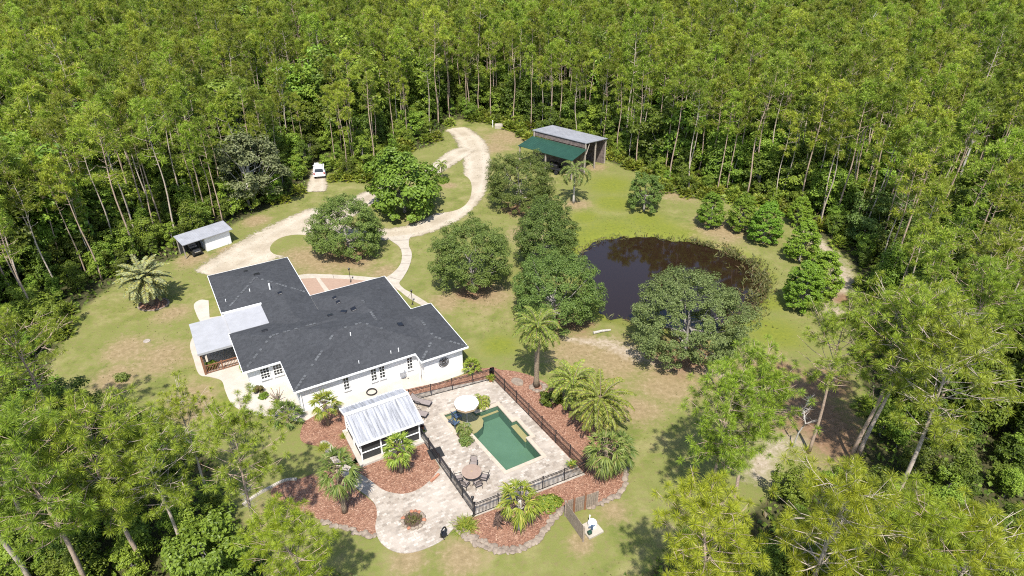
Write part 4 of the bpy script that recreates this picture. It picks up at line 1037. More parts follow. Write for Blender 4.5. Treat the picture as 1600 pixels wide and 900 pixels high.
for sx in (-.8, .8):
    for sy in (-.8, .8): MB().tube([(sx, sy - .09, .32), (sx, sy + .09, .32)], .32, 14).build('wheel', M['rubber'], tr)

# ---------------------------------------------------------------- small white shed on the left with a cart in its open bay
sh = thing('storage_shed', 'small white shed with grey metal roof by the driveway', 'shed', (-37.53, 74.16, 0), math.atan2(76.36 - 74.16, -35.31 + 37.53)); 
m = MB(); W_ = 3.15; D_ = 1.75
m.box((W_ / 2, .04, .95), (W_, .08, 1.9)); m.box((W_ - .04, D_ / 2 + .02, 1.0), (.08, D_ - .08, 2.0)); m.box((.04, D_ / 2 + .02, 1.0), (.08, D_ - .08, 2.0)); m.build('wall', M['stucco'], sh)
m = MB(); m.box((.25, D_, 1.0), (2 * W_ - .7, .08, 2.0)); m.build('back_wall', M['screen'], sh)  # near-black colour stands in for the shade inside the open bay
m = MB(); rx0, rx1 = -2.75, W_ + .35
m.add([(rx0, -.35, 1.98), (rx1, -.35, 1.98), (rx1, D_ + .35, 2.32), (rx0, D_ + .35, 2.32), (rx0, -.35, 1.90), (rx1, -.35, 1.90), (rx1, D_ + .35, 2.24), (rx0, D_ + .35, 2.24)], [(0, 1, 2, 3), (7, 6, 5, 4), (0, 4, 5, 1), (1, 5, 6, 2), (2, 6, 7, 3), (3, 7, 4, 0)])
for i in range(24):
    x = rx0 + (rx1 - rx0) * (i + .5) / 24; m.tube([(x, -.35, 1.985), (x, D_ + .35, 2.325)], .018, 4)
m.build('roof', M['grey_metal'], sh)
for y in (0, D_): MB().box((-2.6, y, .97), (.1, .1, 1.9)).build('post', M['wood_post'], sh)
ct = thing('golf_cart', 'dark golf cart parked in the open bay of the white shed', 'golf cart', sh.matrix_basis @ Vector((-1.25, .55, 0)), sh.rotation_euler.z - rad(90))
m = MB(); m.bevbox((0, 0, .45), (2.0, 1.05, .28), .08); m.bevbox((.78, 0, .72), (.5, .98, .34), .1); m.bevbox((-.55, 0, .70), (.75, .98, .26), .06); m.build('body', M['black'], ct)
m = MB(); m.bevbox((-.3, 0, .88), (.5, .9, .12), .04); m.box((-.56, 0, 1.12), (.1, .9, .42)); m.build('seat', M['sling'], ct)
m = MB(); m.bevbox((-.1, 0, 1.72), (1.5, 1.0, .05), .02); m.build('canopy', M['black'], ct)
m = MB()
for x in (.55, -.75):
    for y in (-.46, .46): m.tube([(x, y, .7), (x * .95, y, 1.7)], .02, 5)
m.build('canopy_frame', M['black'], ct)
for sx in (-.7, .72):
    for sy in (-.48, .48): MB().tube([(sx, sy - .09, .24), (sx, sy + .09, .24)], .24, 12).build('wheel', M['rubber'], ct)
m = MB(); m.bevbox((1.02, 0, .62), (.06, .7, .14), .02); m.build('front_bumper', M['chrome'], ct)

# ---------------------------------------------------------------- white car on the forest track, seen from behind
def suv(loc, rz):
    t = thing('parked_car', 'white estate car with roof rack parked on the forest track', 'car', loc, rz)
    L, Wd = 4.5, 1.78
    prof = [(-2.22, .42), (-2.25, .85), (-2.18, 1.0), (-1.95, 1.58), (-1.75, 1.66), (.25, 1.68), (.55, 1.60), (1.15, 1.05), (2.0, .92), (2.22, .78), (2.25, .42)]
    m = MB(); n = len(prof); ws = [1 if z < 1.05 else 1 - .17 * (z - 1.05) / .6 for _, z in prof]
    half = Wd / 2
    vs = [(x, -half * w, z) for (x, z), w in zip(prof, ws)] + [(x, half * w, z) for (x, z), w in zip(prof, ws)]
    fs = [tuple(range(n)), tuple(range(2 * n - 1, n - 1, -1))] + [((i + 1) % n, i, n + i, n + (i + 1) % n) for i in range(n)]
    m.add(vs, fs); m.build('body', M['car_white'], t)
    g = MB()
    g.add([(-2.175, -.66, 1.06), (-2.175, .66, 1.06), (-1.975, .60, 1.53), (-1.975, -.60, 1.53)], [(3, 2, 1, 0)]); g.build('rear_window', M['glass'], t)
    g = MB(); g.add([(1.12, -.7, 1.12), (1.12, .7, 1.12), (.62, .62, 1.56), (.62, -.62, 1.56)], [(0, 1, 2, 3)]); g.build('windscreen', M['glass'], t)
    for s in (-1, 1):
        g = MB(); g.add([(-1.75, s * .895, 1.10), (.85, s * .895, 1.10), (.42, s * .81, 1.54), (-1.62, s * .81, 1.54)], [(0, 1, 2, 3)]); g.build('side_window', M['glass'], t)
        MB().bevbox((-2.24, s * .74, .92), (.08, .22, .32), .03).build('tail_light', M['car_red'], t)
        MB().bevbox((2.2, s * .66, .78), (.12, .32, .14), .03).build('headlight', M['chrome'], t)
        MB().tube([(-1.6, s * .58, 1.72), (.2, s * .58, 1.75)], .03, 6).build('roof_rail', M['black'], t)
        MB().bevbox((.8, s * .97, 1.08), (.12, .18, .12), .03).build('mirror', M['car_white'], t)
        for x in (-1.35, 1.4):
            w = MB(); w.tube([(x, s * .80 - .11, .34), (x, s * .80 + .11, .34)], .34, 18); w = w.build('wheel', M['rubber'], t)
            MB().tube([(x, s * .92 - .02, .34), (x, s * .92 + .005, .34)], .2, 12).build('rim', M['chrome'], w)
    MB().bevbox((-2.25, 0, .56), (.14, 1.7, .2), .04).build('rear_bumper', M['car_white'], t)
    MB().box((-2.262, 0, .90), (.02, .42, .13)).build('number_plate', M['white'], t)
    return t
q = P(498, 276); suv((q.x, q.y + 1.2, .02), rad(90) + rad(11))
q = P(770, 199); m = MB(); m.tube([(0, 0, 0), (0, 0, 1.25)], .07, 8); m.lathe([(.09, 1.25), (.09, 1.3), (0, 1.33)], n=8); o = m.build('marker_post', M['white']); o.location = q; tag(o, 'short white marker post at the wood edge above the drive', 'post')
q = P(779.5, 200); m = MB(); m.bevbox((0, 0, .35), (1.5, .8, .7), .08); m.box((0, 0, .73), (1.3, .6, .05)); o = m.build('utility_box', M['concrete']); o.location = q; tag(o, 'pale low utility box beside the white marker post', 'utility box')

# ---------------------------------------------------------------- vegetation
def unit(a): return a / (np.linalg.norm(a, axis=-1, keepdims=True) + 1e-9)
def rnd_dirs(n, g, zmin=-1.0):
    z = g.uniform(zmin, 1, n); a = g.uniform(0, 2 * math.pi, n); r = np.sqrt(1 - z * z)
    return np.stack([r * np.cos(a), r * np.sin(a), z], -1)
def leaves(mb, c, nrm, L, W, g, mi=0):
    """one diamond-shaped leaf spray at every centre"""
    n = len(c); nrm = unit(nrm); t = unit(np.cross(nrm, rnd_dirs(n, g))); b = np.cross(nrm, t)
    L = (L * g.uniform(.7, 1.3, n))[:, None] / 2; W = (W * g.uniform(.7, 1.3, n))[:, None] / 2
    bend = nrm * L * .35
    V = np.stack([c + t * L - bend, c + b * W, c - t * L - bend, c - b * W], 1).reshape(-1, 3)
    mb.add(V.tolist(), np.arange(4 * n).reshape(n, 4).tolist(), mi)
def blades(mb, base, dirs, L, W, g, mi=0, droop=0.0):
    """thin pointed blades from base along dirs"""
    n = len(base); d = unit(dirs); s = unit(np.cross(d, np.array([0, -.25, 1.0]) + .75 * rnd_dirs(n, g)))
    L = np.broadcast_to(L, n)[:, None] * g.uniform(.75, 1.2, n)[:, None]; W = np.broadcast_to(W, n)[:, None] / 2
    tip = base + d * L; tip[:, 2] -= droop * L[:, 0]
    mid = base + d * L * .45
    V = np.stack([base - s * W * .5, mid - s * W, tip, mid + s * W], 1).reshape(-1, 3)
    mb.add(V.tolist(), np.arange(4 * n).reshape(n, 4).tolist(), mi)

def pine(seed, H=19.0, crown=.58, R=2.0, nb=30, tufts=5, nbl=8, bl=.52, bw=.13, rt=.15, lean=.4, flat=.5, dead=.25, twig=True, pom=.75):
    """a slash pine: bare trunk, tufted open crown; returns trunk and crown builders"""
    g = np.random.default_rng(seed); tr, cr = MB(), MB()
    lx, ly = g.normal(0, lean, 2); kx, ky = g.normal(0, .12, 2)
    ax = lambda z: np.array([lx * (z / H) ** 1.5 + kx * math.sin(z * .5), ly * (z / H) ** 1.5 + ky * math.cos(z * .45), z])
    zs = np.linspace(0, H * .985, 12)
    tr.tube([ax(z) for z in zs], [rt * (1.25 if i == 0 else 1) * (1 - .8 * (z / H) ** 1.2) for i, z in enumerate(zs)], 7)
    c0 = H * crown; B, D = [], []
    for i in range(nb):
        t = (i + g.uniform(.2, .8)) / nb; z = c0 + (H - c0) * t; a = i * 2.4 + g.uniform(-.5, .5)
        prof = (.45 + 1.1 * t) if t < .35 else max(.16, 1 - ((t - .42) / .66) ** 2)
        L = R * prof * g.uniform(.55, 1.15); up = g.uniform(.05, .45) + .5 * t
        o = ax(z); d = np.array([math.cos(a), math.sin(a), up]); p1 = o + d * L * .55; p2 = o + d * L + np.array([0, 0, .12 * L])
        dead_b = t < .38 and g.random() < dead
        tr.tube([o, p1, p2], [rt * .30 * (1 - .5 * t), rt * .2 * (1 - .5 * t), .015], 4, cap=False)
        if dead_b: continue
        for k in range(tufts):
            s = g.uniform(.42, 1.0) if k else 1.0
            q = o + d * L * s + g.normal(0, .20 * R * .6, 3) * np.array([1, 1, flat])
            dd = unit(d * .7 + g.normal(0, .5, 3) + np.array([0, 0, .75]))
            if twig: tr.tube([o + d * L * s * .85, q], [.022, .01], 3, cap=False)
            B.append(q); D.append(dd)
    for k in range(int(tufts * 1.6)):
        q = ax(H * .985) + g.normal(0, .22, 3) * np.array([1, 1, .8]); B.append(q); D.append(unit(np.array([*g.normal(0, .35, 2), 1])))
    B, D = np.array(B), np.array(D)
    bb = np.repeat(B, nbl, 0); dd = unit(np.repeat(D, nbl, 0) * pom + rnd_dirs(len(bb), g) * .95)
    blades(cr, bb + dd * .03, dd, bl, bw, g, droop=.10)
    return tr, cr

def broadleaf(seed, H, R, c0, ncl, per, leaf=(.32, .2), clump=.9, zmin=-.45, lobes=.18, shell=.62, flat=.65, rt=.2, upb=.5, cone=0.0, limbs=14, boxy=1.0):
    """broad-leaved crown of many leaf clumps over trunk and limbs"""
    g = np.random.default_rng(seed); tr, cr = MB(), MB()
    hz = (H - c0) / 2 if zmin < -.9 else (H - c0) / (1 - zmin); zc = H - hz
    d = rnd_dirs(ncl, g, zmin); ph = g.uniform(0, 6.28, 6)
    az = np.arctan2(d[:, 1], d[:, 0])
    lob = 1 + lobes * (np.sin(3 * az + ph[0]) * .6 + np.sin(5 * az + ph[1] + 3 * d[:, 2]) * .5 + np.sin(4 * d[:, 2] + ph[2]) * .5)
    s = g.uniform(shell, 1.0, ncl) * lob
    C = d * s[:, None] * np.array([R, R, hz]); C[:, 2] += zc
    if cone:
        t = np.clip((C[:, 2] - c0) / (H - c0), 0, 1); f = 1 - cone * t; C[:, 0] *= f; C[:, 1] *= f
    rc = clump * g.uniform(.65, 1.25, ncl)
    n = ncl * per; ci = np.repeat(np.arange(ncl), per)
    ld = rnd_dirs(n, g, -.6); off = ld * (g.uniform(.3, 1.0, n) ** .6)[:, None] * rc[ci][:, None]; off[:, 2] *= flat
    P_ = C[ci] + off; outw = unit(C - np.array([0, 0, zc * .8 + c0 * .2]))[ci]
    nr = unit(ld * .8 + outw * .6 + np.array([0, 0, upb + .35]) + g.normal(0, .38, (n, 3)))
    leaves(cr, P_, nr, leaf[0], leaf[1], g)
    top = zc + hz * .2
    tr.tube([(0, 0, -.05), (g.normal(0, .05), g.normal(0, .05), c0 * .6), (g.normal(0, .15), g.normal(0, .15), zc), (g.normal(0, .2), g.normal(0, .2), top)], [rt * 1.3, rt, rt * .7, rt * .25], 8)
    for i in g.permutation(ncl)[:limbs]:
        z0 = g.uniform(min(c0 * .8, zc * .7), zc); m_ = np.array([0, 0, z0]) * .5 + C[i] * .5 + np.array([0, 0, -.1 * R])
        tr.tube([(0, 0, z0), m_, C[i]], [rt * .5, rt * .3, .02], 5, cap=False)
    return tr, cr

def frond(mb, o, az, el, L, nl, lw, ll, g, droop=1.0, keel=.35, mi=0, mir=1):
    """feather frond: arched stalk with leaflets on both sides"""
    k = 9; pts = []; p = np.array(o, float); e = el; st = L / (k - 1)
    for i in range(k):
        pts.append(p.copy()); p = p + st * np.array([math.cos(az) * math.cos(e), math.sin(az) * math.cos(e), math.sin(e)]); e -= droop * (1.0 / k) * (1.2 + i * .15)
    pts = np.array(pts); mb.tube(pts, [.035 * (1 - i / k) + .006 for i in range(k)], 3, mir, cap=False)
    t = np.linspace(.12, 1, nl); f = t * (k - 1); i0 = np.minimum(f.astype(int), k - 2); fr = (f - i0)[:, None]
    q = pts[i0] * (1 - fr) + pts[i0 + 1] * fr; tang = unit(pts[i0 + 1] - pts[i0])
    side = unit(np.cross(tang, np.array([0, 0, 1.0]) + 1e-3)); upv = np.cross(side, tang)
    ln = ll * np.sin(np.clip(t * .88 + .1, 0, 1) * math.pi) ** .6 * .95 + .05
    for sgn in (-1, 1):
        dv = unit(side * sgn + tang * .65 + upv * keel * (1 if sgn > 0 else 1) + g.normal(0, .10, (nl, 3)))
        blades(mb, q, dv, ln, lw, g, mi, droop=.28)
def feather_palm(seed, H, nf, L, nl=34, lw=.055, ll=.5, rt=.2, droop=1.15, el=(-.35, 1.35), boots=0, base_bulge=1.25, skew=None):
    g = np.random.default_rng(seed); tr, cr = MB(), MB()
    zs = np.linspace(0, H, 9); tr.tube([(0, 0, z) for z in zs], [rt * base_bulge if i == 0 else rt * (1 - .12 * z / H) for i, z in enumerate(zs)], 10)
    for i in range(boots):
        a = i * 2.4; z = H - .02 - .8 * (i / max(1, boots)); tr.tube([(rt * .8 * math.cos(a), rt * .8 * math.sin(a), z), ((rt + .22) * math.cos(a), (rt + .22) * math.sin(a), z + .22)], [.06, .03], 4)
    for i in range(nf):
        t = (i + .5) / nf; e = el[1] + (el[0] - el[1]) * t ** .8; az = i * 2.39996 + g.uniform(-.2, .2)
        frond(cr, (rt * .4 * math.cos(az), rt * .4 * math.sin(az), H + .05 - .25 * t), az, e, L * g.uniform(.85, 1.08), nl, lw, ll, g, droop)
    return tr, cr
def fan_leaf(mb, o, az, el, pet, R, nseg, g, droop=.35, mi=0, mir=1, spread=2.6):
    d = np.array([math.cos(az) * math.cos(el), math.sin(az) * math.cos(el), math.sin(el)]); h = np.array(o) + d * pet
    h2 = h.copy(); h2[2] -= .06 * pet; mb.tube([o, (np.array(o) + h2) / 2 + np.array([0, 0, .04 * pet]), h2], [.025, .02, .014], 3, mir, cap=False)
    side = unit(np.cross(d, np.array([0, 0, 1.0]) + 1e-3)); nrm = np.cross(side, d); tl = g.uniform(-.5, .5); side = side * math.cos(tl) + nrm * math.sin(tl)
    a = np.linspace(-spread / 2, spread / 2, nseg); dv = np.cos(a)[:, None] * d + np.sin(a)[:, None] * side + g.normal(0, .05, (nseg, 3)); dv[:, 2] -= .12
    ln = R * (.7 + .3 * np.cos(a)); blades(mb, np.repeat(h2[None], nseg, 0), dv, ln, R * spread / nseg * .75, g, mi, droop=droop)
def fan_palm(seed, H, nf, pet=.8, R=.75, nseg=16, rt=.17, el=(-.55, 1.35), droop=.26, skirt=0, trunk=True):
    g = np.random.default_rng(seed); tr, cr = MB(), MB()
    if trunk:
        zs = np.linspace(0, H, 8); tr.tube([(0, 0, z) for z in zs], [rt * (1.3 if i == 0 else 1 - .1 * z / max(H, .1)) for i, z in enumerate(zs)], 9)
        for i in range(16):
            a = i * 2.4; z = H * (.35 + .62 * i / 16); tr.tube([(rt * .8 * math.cos(a), rt * .8 * math.sin(a), z), ((rt + .14) * math.cos(a), (rt + .14) * math.sin(a), z + .2)], [.05, .025], 4)
    for i in range(nf):
        t = (i + .5) / nf; e = el[1] + (el[0] - el[1]) * t; az = i * 2.39996 + g.uniform(-.25, .25)
        fan_leaf(cr, (.05 * math.cos(az), .05 * math.sin(az), H - .2 * t), az, e, pet * g.uniform(.75, 1.15), R * g.uniform(.85, 1.1), nseg, g, droop)
    return tr, cr

def tree(name, label, cat, loc, rz, sc, data, parts=('trunk', 'crown'), group=None):
    t = thing(name, label, cat, loc, rz, group, sc)
    for me, pn in zip(data, parts):
        if me is not None: link(pn, me, t)
    return t
def dat(pair, tm, cm, names=('tree_trunk', 'tree_crown')):
    tr, cr = pair
    return (tr.data(names[0], tm, True) if tr.v else None, cr.data(names[1], cm))
def both(pair, tm, cm, name):
    m = MB(); m.add(pair[0].v, pair[0].f, 0); m.add(pair[1].v, pair[1].f, 1); return m.data(name, [tm, cm])

# ---- the trees of the lawn
def lawn_tree(base, top, data, H0, name, label, cat, rz=0.0, hs=None, group=None):
    q = P(*base); h = hs or height_at(base, top)
    return tree(name, label, cat, (q.x, q.y, 0), rz, h / H0, data, group=group)
OAKP = dict(leaf=(.25, .15), clump=.72, lobes=.12, flat=.8, shell=.66)
def oak(seed, R, n=100, per=95, **k):
    a = dict(OAKP); a.update(k); return dat(broadleaf(seed, 8.0, R, .9, n, per, zmin=-.55, rt=.2, **a), M['bark_grey'], M['oak'])
for base, h, R, seed, lab in (
    ((545, 393), 7.0, 4.6, 1, 'round live oak on brown grass between the house and gravel drive'),
    ((813, 322), 7.4, 4.9, 2, 'dark round live oak in front of the green barn roof'),
    ((740, 447), 8.2, 4.3, 3, 'live oak on the lawn right of the concrete path'),
    ((852, 420), 9.0, 3.6, 4, 'live oak rising behind another oak on the pond\'s left shore'),
    ((866, 503), 7.8, 4.6, 5, 'large live oak left of the pond behind the tall date palm'),
    ((1070, 550), 8.4, 5.6, 6, 'broad greyish live oak on the near shore of the pond'),
    ((1006, 330), 5.6, 2.4, 7, 'small young oak alone on the grass near the barn')):
    big = R > 5
    d = oak(seed, R * 8.0 / h * (1.0), n=(520 if big else 420) if R > 3 else 170, per=88, leaf=(.17 * 8 / h, .10 * 8 / h), clump=.52 * 8 / h * (1 if R > 3 else .75))
    if R > 5: 
        d[1].materials[0] = leaf_mat('greyish_oak_leaves', (0.085, 0.120, 0.030), (0.215, 0.265, 0.085), var=.03)
    lawn_tree(base, None, d, 8.0, 'oak_tree', lab, 'oak tree', seed * 1.1, hs=h)
mp = dat(broadleaf(31, 9.0, 4.6, .7, 130, 70, leaf=(.42, .32), clump=.95, zmin=-.6, rt=.22, lobes=.2), M['bark_grey'], M['maple'])
lawn_tree((633, 332), None, mp, 9.0, 'maple_tree', 'bright green leafy maple on the grass island of the drive', 'maple tree', hs=9.6)
sv = dat(broadleaf(32, 12.0, 4.3, 1.5, 150, 60, leaf=(.40, .26), clump=1.0, zmin=-.8, rt=.22, lobes=.25, limbs=30), M['bark_pale'], M['silver'])
lawn_tree((398, 322), None, sv, 12.0, 'silver_tree', 'pale silvery leaved tree at the forest edge behind the shed', 'tree', hs=11.5)
CY = [dat(broadleaf(40 + s, 6.0, 2.55, .3, 190, 60, leaf=(.22, .11), clump=.42, zmin=-.8, rt=.12, cone=.55, flat=.5, upb=.9, lobes=.08, shell=.72), M['bark_grey'], M['cypress']) for s in range(3)]
for i, (base, h, rz, lab) in enumerate((((1108, 354), 5.0, 0, 'bright green bald cypress, leftmost of the row above the pond'), ((1156, 360), 5.4, 1, 'bright green bald cypress in the middle of the row above the pond'), ((1192, 380), 5.9, 2, 'bright green bald cypress, largest and right of the row above the pond'),
    ((1249, 408), 5.6, 3, 'bright green bald cypress farthest along the pond\'s right shore'), ((1280, 462), 5.8, 4, 'bright green bald cypress beside the sandy track on the pond\'s right'), ((1249, 481), 5.9, 5, 'bright green bald cypress nearest on the pond\'s right shore'))):
    lawn_tree(base, None, CY[i % 3], 6.0, 'cypress_tree', lab, 'cypress tree', rz, hs=h)
lawn_tree((1245, 352), None, CY[0], 6.0, 'cypress_tree', 'small pale green cypress behind the others at the palmetto edge', 'cypress tree', 2, hs=4.3)
ce = dat(broadleaf(50, 7.0, 2.0, .2, 90, 70, leaf=(.3, .12), clump=.6, zmin=-.9, rt=.15, cone=.55, flat=1.0, upb=.4), M['bark_red'], M['hardwood'])
lawn_tree((1372, 470), None, ce, 7.0, 'cedar_tree', 'dark cedar beside the sandy track at right', 'cedar tree', hs=6.6)
go = dat(broadleaf(51, 8.0, 4.6, .8, 110, 80, leaf=(.32, .18), clump=.9, zmin=-.6, rt=.24), M['bark_grey'], M['oak'])
lawn_tree((1368, 388), None, go, 8.0, 'oak_tree', 'dull grey green oak at the forest edge right of the pond', 'oak tree', hs=7.2)

# ---- palms
PN = ('palm_trunk', 'palm_crown'); pal = lambda pr_, tm, cm: dat(pr_, [M[tm]], [M[cm], M['bark_palm']], PN)
TK = ('trunk', 'fronds')
def palm(base, h, data, H0, label, name='palm_tree', cat='palm tree', rz=0.0, z=0.0, group=None):
    q = P(*base); return tree(name, label, cat, (q.x, q.y, z), rz, h / H0, data, TK, group)
palm((838, 603), 6.6, pal(feather_palm(1, 6.6, 46, 2.35, 44, .06, .40, .24, .95, (-.45, 1.3), 30, 1.5), 'bark_palm', 'palm'), 6.6, 'tall date palm with a thick bare trunk at the pool fence', name='date_palm')
palm((893, 640), 3.2, pal(feather_palm(2, 3.2, 44, 2.4, 44, .06, .40, .22, .95, (-.4, 1.3), 20), 'bark_palm', 'palm'), 3.2, 'date palm behind a larger one on the mulch right of the pool', name='date_palm')
palm((934, 672), 3.3, pal(feather_palm(3, 3.3, 48, 2.9, 50, .065, .46, .24, .9, (-.35, 1.3), 20), 'bark_palm', 'palm'), 3.3, 'biggest date palm crown with spreading fronds right of the pool', name='date_palm', rz=.4)
palm((238, 476), 3.3, pal(feather_palm(4, 3.3, 64, 2.75, 52, .10, .45, .26, .7, (-.6, 1.4), 24), 'bark_palm', 'palm_blue'), 3.3, 'bluish silver palm in a ring of stones on the left lawn', name='pindo_palm')
palm((896, 317), 4.9, pal(feather_palm(5, 4.9, 17, 3.0, 44, .085, .62, .16, 1.7, (-.2, 1.25), 0, 1.5), 'bark_pale', 'fan_dark'), 4.9, 'queen palm with a smooth white trunk below the barn', name='queen_palm')
palm((691, 281), 2.5, pal(feather_palm(6, 2.5, 13, 1.2, 24, .07, .3, .08, 1.5), 'bark_palm', 'fan'), 2.5, 'tiny palm on the grass island inside the driveway loop')
palm((513, 665), 2.5, pal(fan_palm(7, 2.5, 30, .75, .68, 18, .13), 'bark_palm', 'fan'), 2.5, 'bright fan palm between the house corner and shelter roof', name='fan_palm')
palm((627, 738), 2.6, pal(fan_palm(8, 2.6, 34, .75, .72, 18, .14), 'bark_palm', 'fan'), 2.6, 'yellow green fan palm in front of the screened shelter', name='fan_palm')
palm((812, 826), 3.0, pal(fan_palm(9, 3.0, 30, .95, .85, 20, .16, (-.9, 1.35), .36), 'bark_pale', 'fan'), 3.0, 'drooping cabbage palm in front of the pool fence near end', name='cabbage_palm')
palm((539, 800), 4.4, pal(fan_palm(10, 4.4, 32, 1.0, .9, 20, .19, (-.8, 1.3), .32), 'bark_palm', 'fan_dark'), 4.4, 'cabbage palm with rough trunk over the path left of the patio', name='cabbage_palm')
palm((943, 748), 3.2, pal(fan_palm(11, 3.2, 33, 1.05, .95, 20, .17, (-.9, 1.3), .36), 'bark_palm', 'fan_dark'), 3.2, 'dark cabbage palm at the right end of the mulch bed', name='cabbage_palm')
palm((962, 735), 2.4, pal(fan_palm(12, 2.4, 24, .95, .85, 18, .15, (-.9, 1.3), .36), 'bark_palm', 'fan_dark'), 2.4, 'shorter cabbage palm hidden behind the one at the mulch bed\'s right end', name='cabbage_palm')
palm((449, 660), .9, pal(fan_palm(13, .9, 32, .95, .75, 20, .15, (-.3, 1.4), .2), 'bark_palm', 'fan_dark'), .9, 'low stiff fan palm at the near left corner of the house', name='fan_palm')
palm((738, 580), .7, pal(fan_palm(14, .7, 30, .5, .5, 16, .1, (-.3, 1.4), .3), 'bark_palm', 'fan'), .7, 'small round fan palm at the right corner of the white house', name='fan_palm')
palm((752, 634), .5, pal(feather_palm(15, .5, 26, .9, 24, .05, .24, .08, 1.5), 'bark_palm', 'fan'), .5, 'small palm in the square planter behind the white parasol', z=.0)
q = HW(11.45, -8.85); tree('palm_tree', 'small feathery palm in the pool planter beside the blue chairs', 'palm tree', (q.x, q.y, 0), .3, 1, pal(feather_palm(16, .45, 18, .8, 26, .05, .3, .08, 1.6), 'bark_palm', 'fan_dark'), TK)
for hole, lab in ((PLANT1, 'square soil planter notched into the pool ledge'), (PLANT2, 'small soil planter in the deck behind the parasol')):
    m = MB(); m.slab([(v.x, v.y) for v in hole], -.3, .03); tag(m.build('planter', M['soil']), lab, 'planter')

# ---- shrubs, pots and small plants
def bush(seed, R, H, leaf=(.22, .12), ncl=26, per=60, mat='hardwood', clump=.35):
    return dat(broadleaf(seed, H, R, .02, ncl, per, leaf=leaf, clump=clump, zmin=-.3, rt=.04, limbs=6), M['bark_grey'], M[mat], ('shrub_stem', 'shrub_leaves'))
def shrub(base, data, label, cat='shrub', name='shrub', z=0.03, sc=1.0, group=None):
    q = P(*base); return tree(name, label, cat, (q.x, q.y, z), R_.uniform(0, 6), sc, data, ('stem', 'leaves'), group)
shrub((862, 628), bush(60, .9, 1.1, mat='hardwood'), 'low deep green bush at the foot of the date palms')
shrub((728, 692), bush(61, .42, .5, leaf=(.16, .09), mat='fan_dark', ncl=14), 'tiny leafy plant in the front corner of the pool planter')
shrub((693, 284), bush(62, .8, .6, mat='hardwood'), 'round clipped bush beside the tiny palm on the drive island')
shrub((856, 790), bush(63, .7, .8, mat='fan'), 'yellow green bush right of the palm at the near pool fence')
shrub((192, 592), bush(64, .45, .6, leaf=(.16, .09), ncl=14, mat='oak'), 'small dark bush alone on the left lawn')
gs = MB(); g_ = np.random.default_rng(3); n = 420; dd = rnd_dirs(n, g_, .15); bs = np.stack([g_.normal(0, .22, n), g_.normal(0, .22, n), np.zeros(n)], -1); blades(gs, bs, dd, .75, .035, g_, droop=.25)
gdat = gs.data('grass_clump', M['fan'])
for base, sc, lab in (((727, 824), 1.15, 'spiky green grass clump at the near fence corner beside patio stones'), ((506, 700), .7, 'spiky grass clump beside the path left of the shelter'), ((539, 682), .55, 'small grass clump on the mulch under the shelter eave')):
    q = P(*base); o = link('ornamental_grass', gdat); o.location = (q.x, q.y, .03); o.scale = (sc,) * 3; tag(o, lab, 'grass clump')
dm = MB(); g_ = np.random.default_rng(8)
for i in range(9):
    z = .25 + .12 * i; a = np.arange(7) * .9 + i * .7; dv = np.stack([np.cos(a), np.sin(a), np.full(7, -.25)], -1); blades(dm, np.repeat([[0, 0, z]], 7, 0), dv, .50 - .02 * i, .13, g_)
dst = MB(); dst.tube([(0, 0, 0), (.02, 0, .7), (0, 0, 1.4)], [.05, .04, .02], 6)
q = P(779, 822); t = thing('withered_plant', 'withered brown whorled plant on the mulch by the near pool fence', 'plant', (q.x, q.y, .03)); link('stem', dst.data('stem', M['dead_leaf']), t); link('leaves', dm.data('withered_leaves', M['dead_leaf']), t)
def pot(base, label, r=.22, h=.4, plant=.4, mat='terracotta', loc=None, z=.055, lm='fan', flower=False):
    q = P(*base) if loc is None else loc; t = thing('potted_plant', label, 'potted plant', (q.x, q.y, z))
    m = MB(); m.lathe([(r * .68, 0), (r * .95, h * .85), (r * 1.08, h * .87), (r * 1.08, h), (r * .9, h), (r * .85, h * .9), (0, h * .9)], n=16); m.build('pot', M[mat], t)
    g = np.random.default_rng(int(q.x * 31) % 997); m = MB(); n = 110; dv = rnd_dirs(n, g, .05); blades(m, np.stack([g.normal(0, r * .35, n), g.normal(0, r * .35, n), np.full(n, h * .88)], -1), dv, plant, .06, g, droop=.3); m.build('leaves', M[lm], t)
pot((767, 596), 'terracotta pot plant at the far corner of the pool fence', .24, .42, .5)
pot((893, 731), 'terracotta pot plant at the near right corner of the pool deck', .24, .42, .45)
pot((660, 671), 'small clay pot beside the shelter corner post, farther one', .17, .3, .18, lm='dead_leaf')
pot((661.5, 678), 'small black pot beside the shelter corner post, nearer one', .17, .28, .15, 'black')
for l, lab, s, mt_ in (((-3.75, 17.4), 'leafy potted shrub on the pale walkway left of the house', 1.0, 'white'),):
    q = HW(*l); pot(None, lab, .3, .45, 1.05, mt_, q, .05, 'fan_dark')
for l, lab, R0_, H0_, mat in (((-3.7, 16.6), 'yellowish low plant by the walkway left of the house wall', .4, .45, 'fan'), ((-2.6, 9.2), 'green bush under the eave beside the porch railing', .55, .9, 'hardwood'), ((-2.3, 4.9), 'orange tinged plant against the white house wall', .35, .75, 'reed'), ((-2.1, 4.0), 'small leafy plant on the walkway below the orange tinged one', .32, .5, 'hardwood'), ((-5.4, 10.6), 'leafy plant inside the porch behind the corner post', .4, 1.1, 'hardwood')):
    q = HW(*l); tree('shrub', lab, 'shrub', (q.x, q.y, .05), 0, 1, bush(int(abs(l[0] * 70)) + 5, R0_, H0_, (.2, .1), 14, 45, mat, .22), ('stem', 'leaves'))
q = HW(-1.1, 2.9); fr_ = MB(); g_ = np.random.default_rng(5)
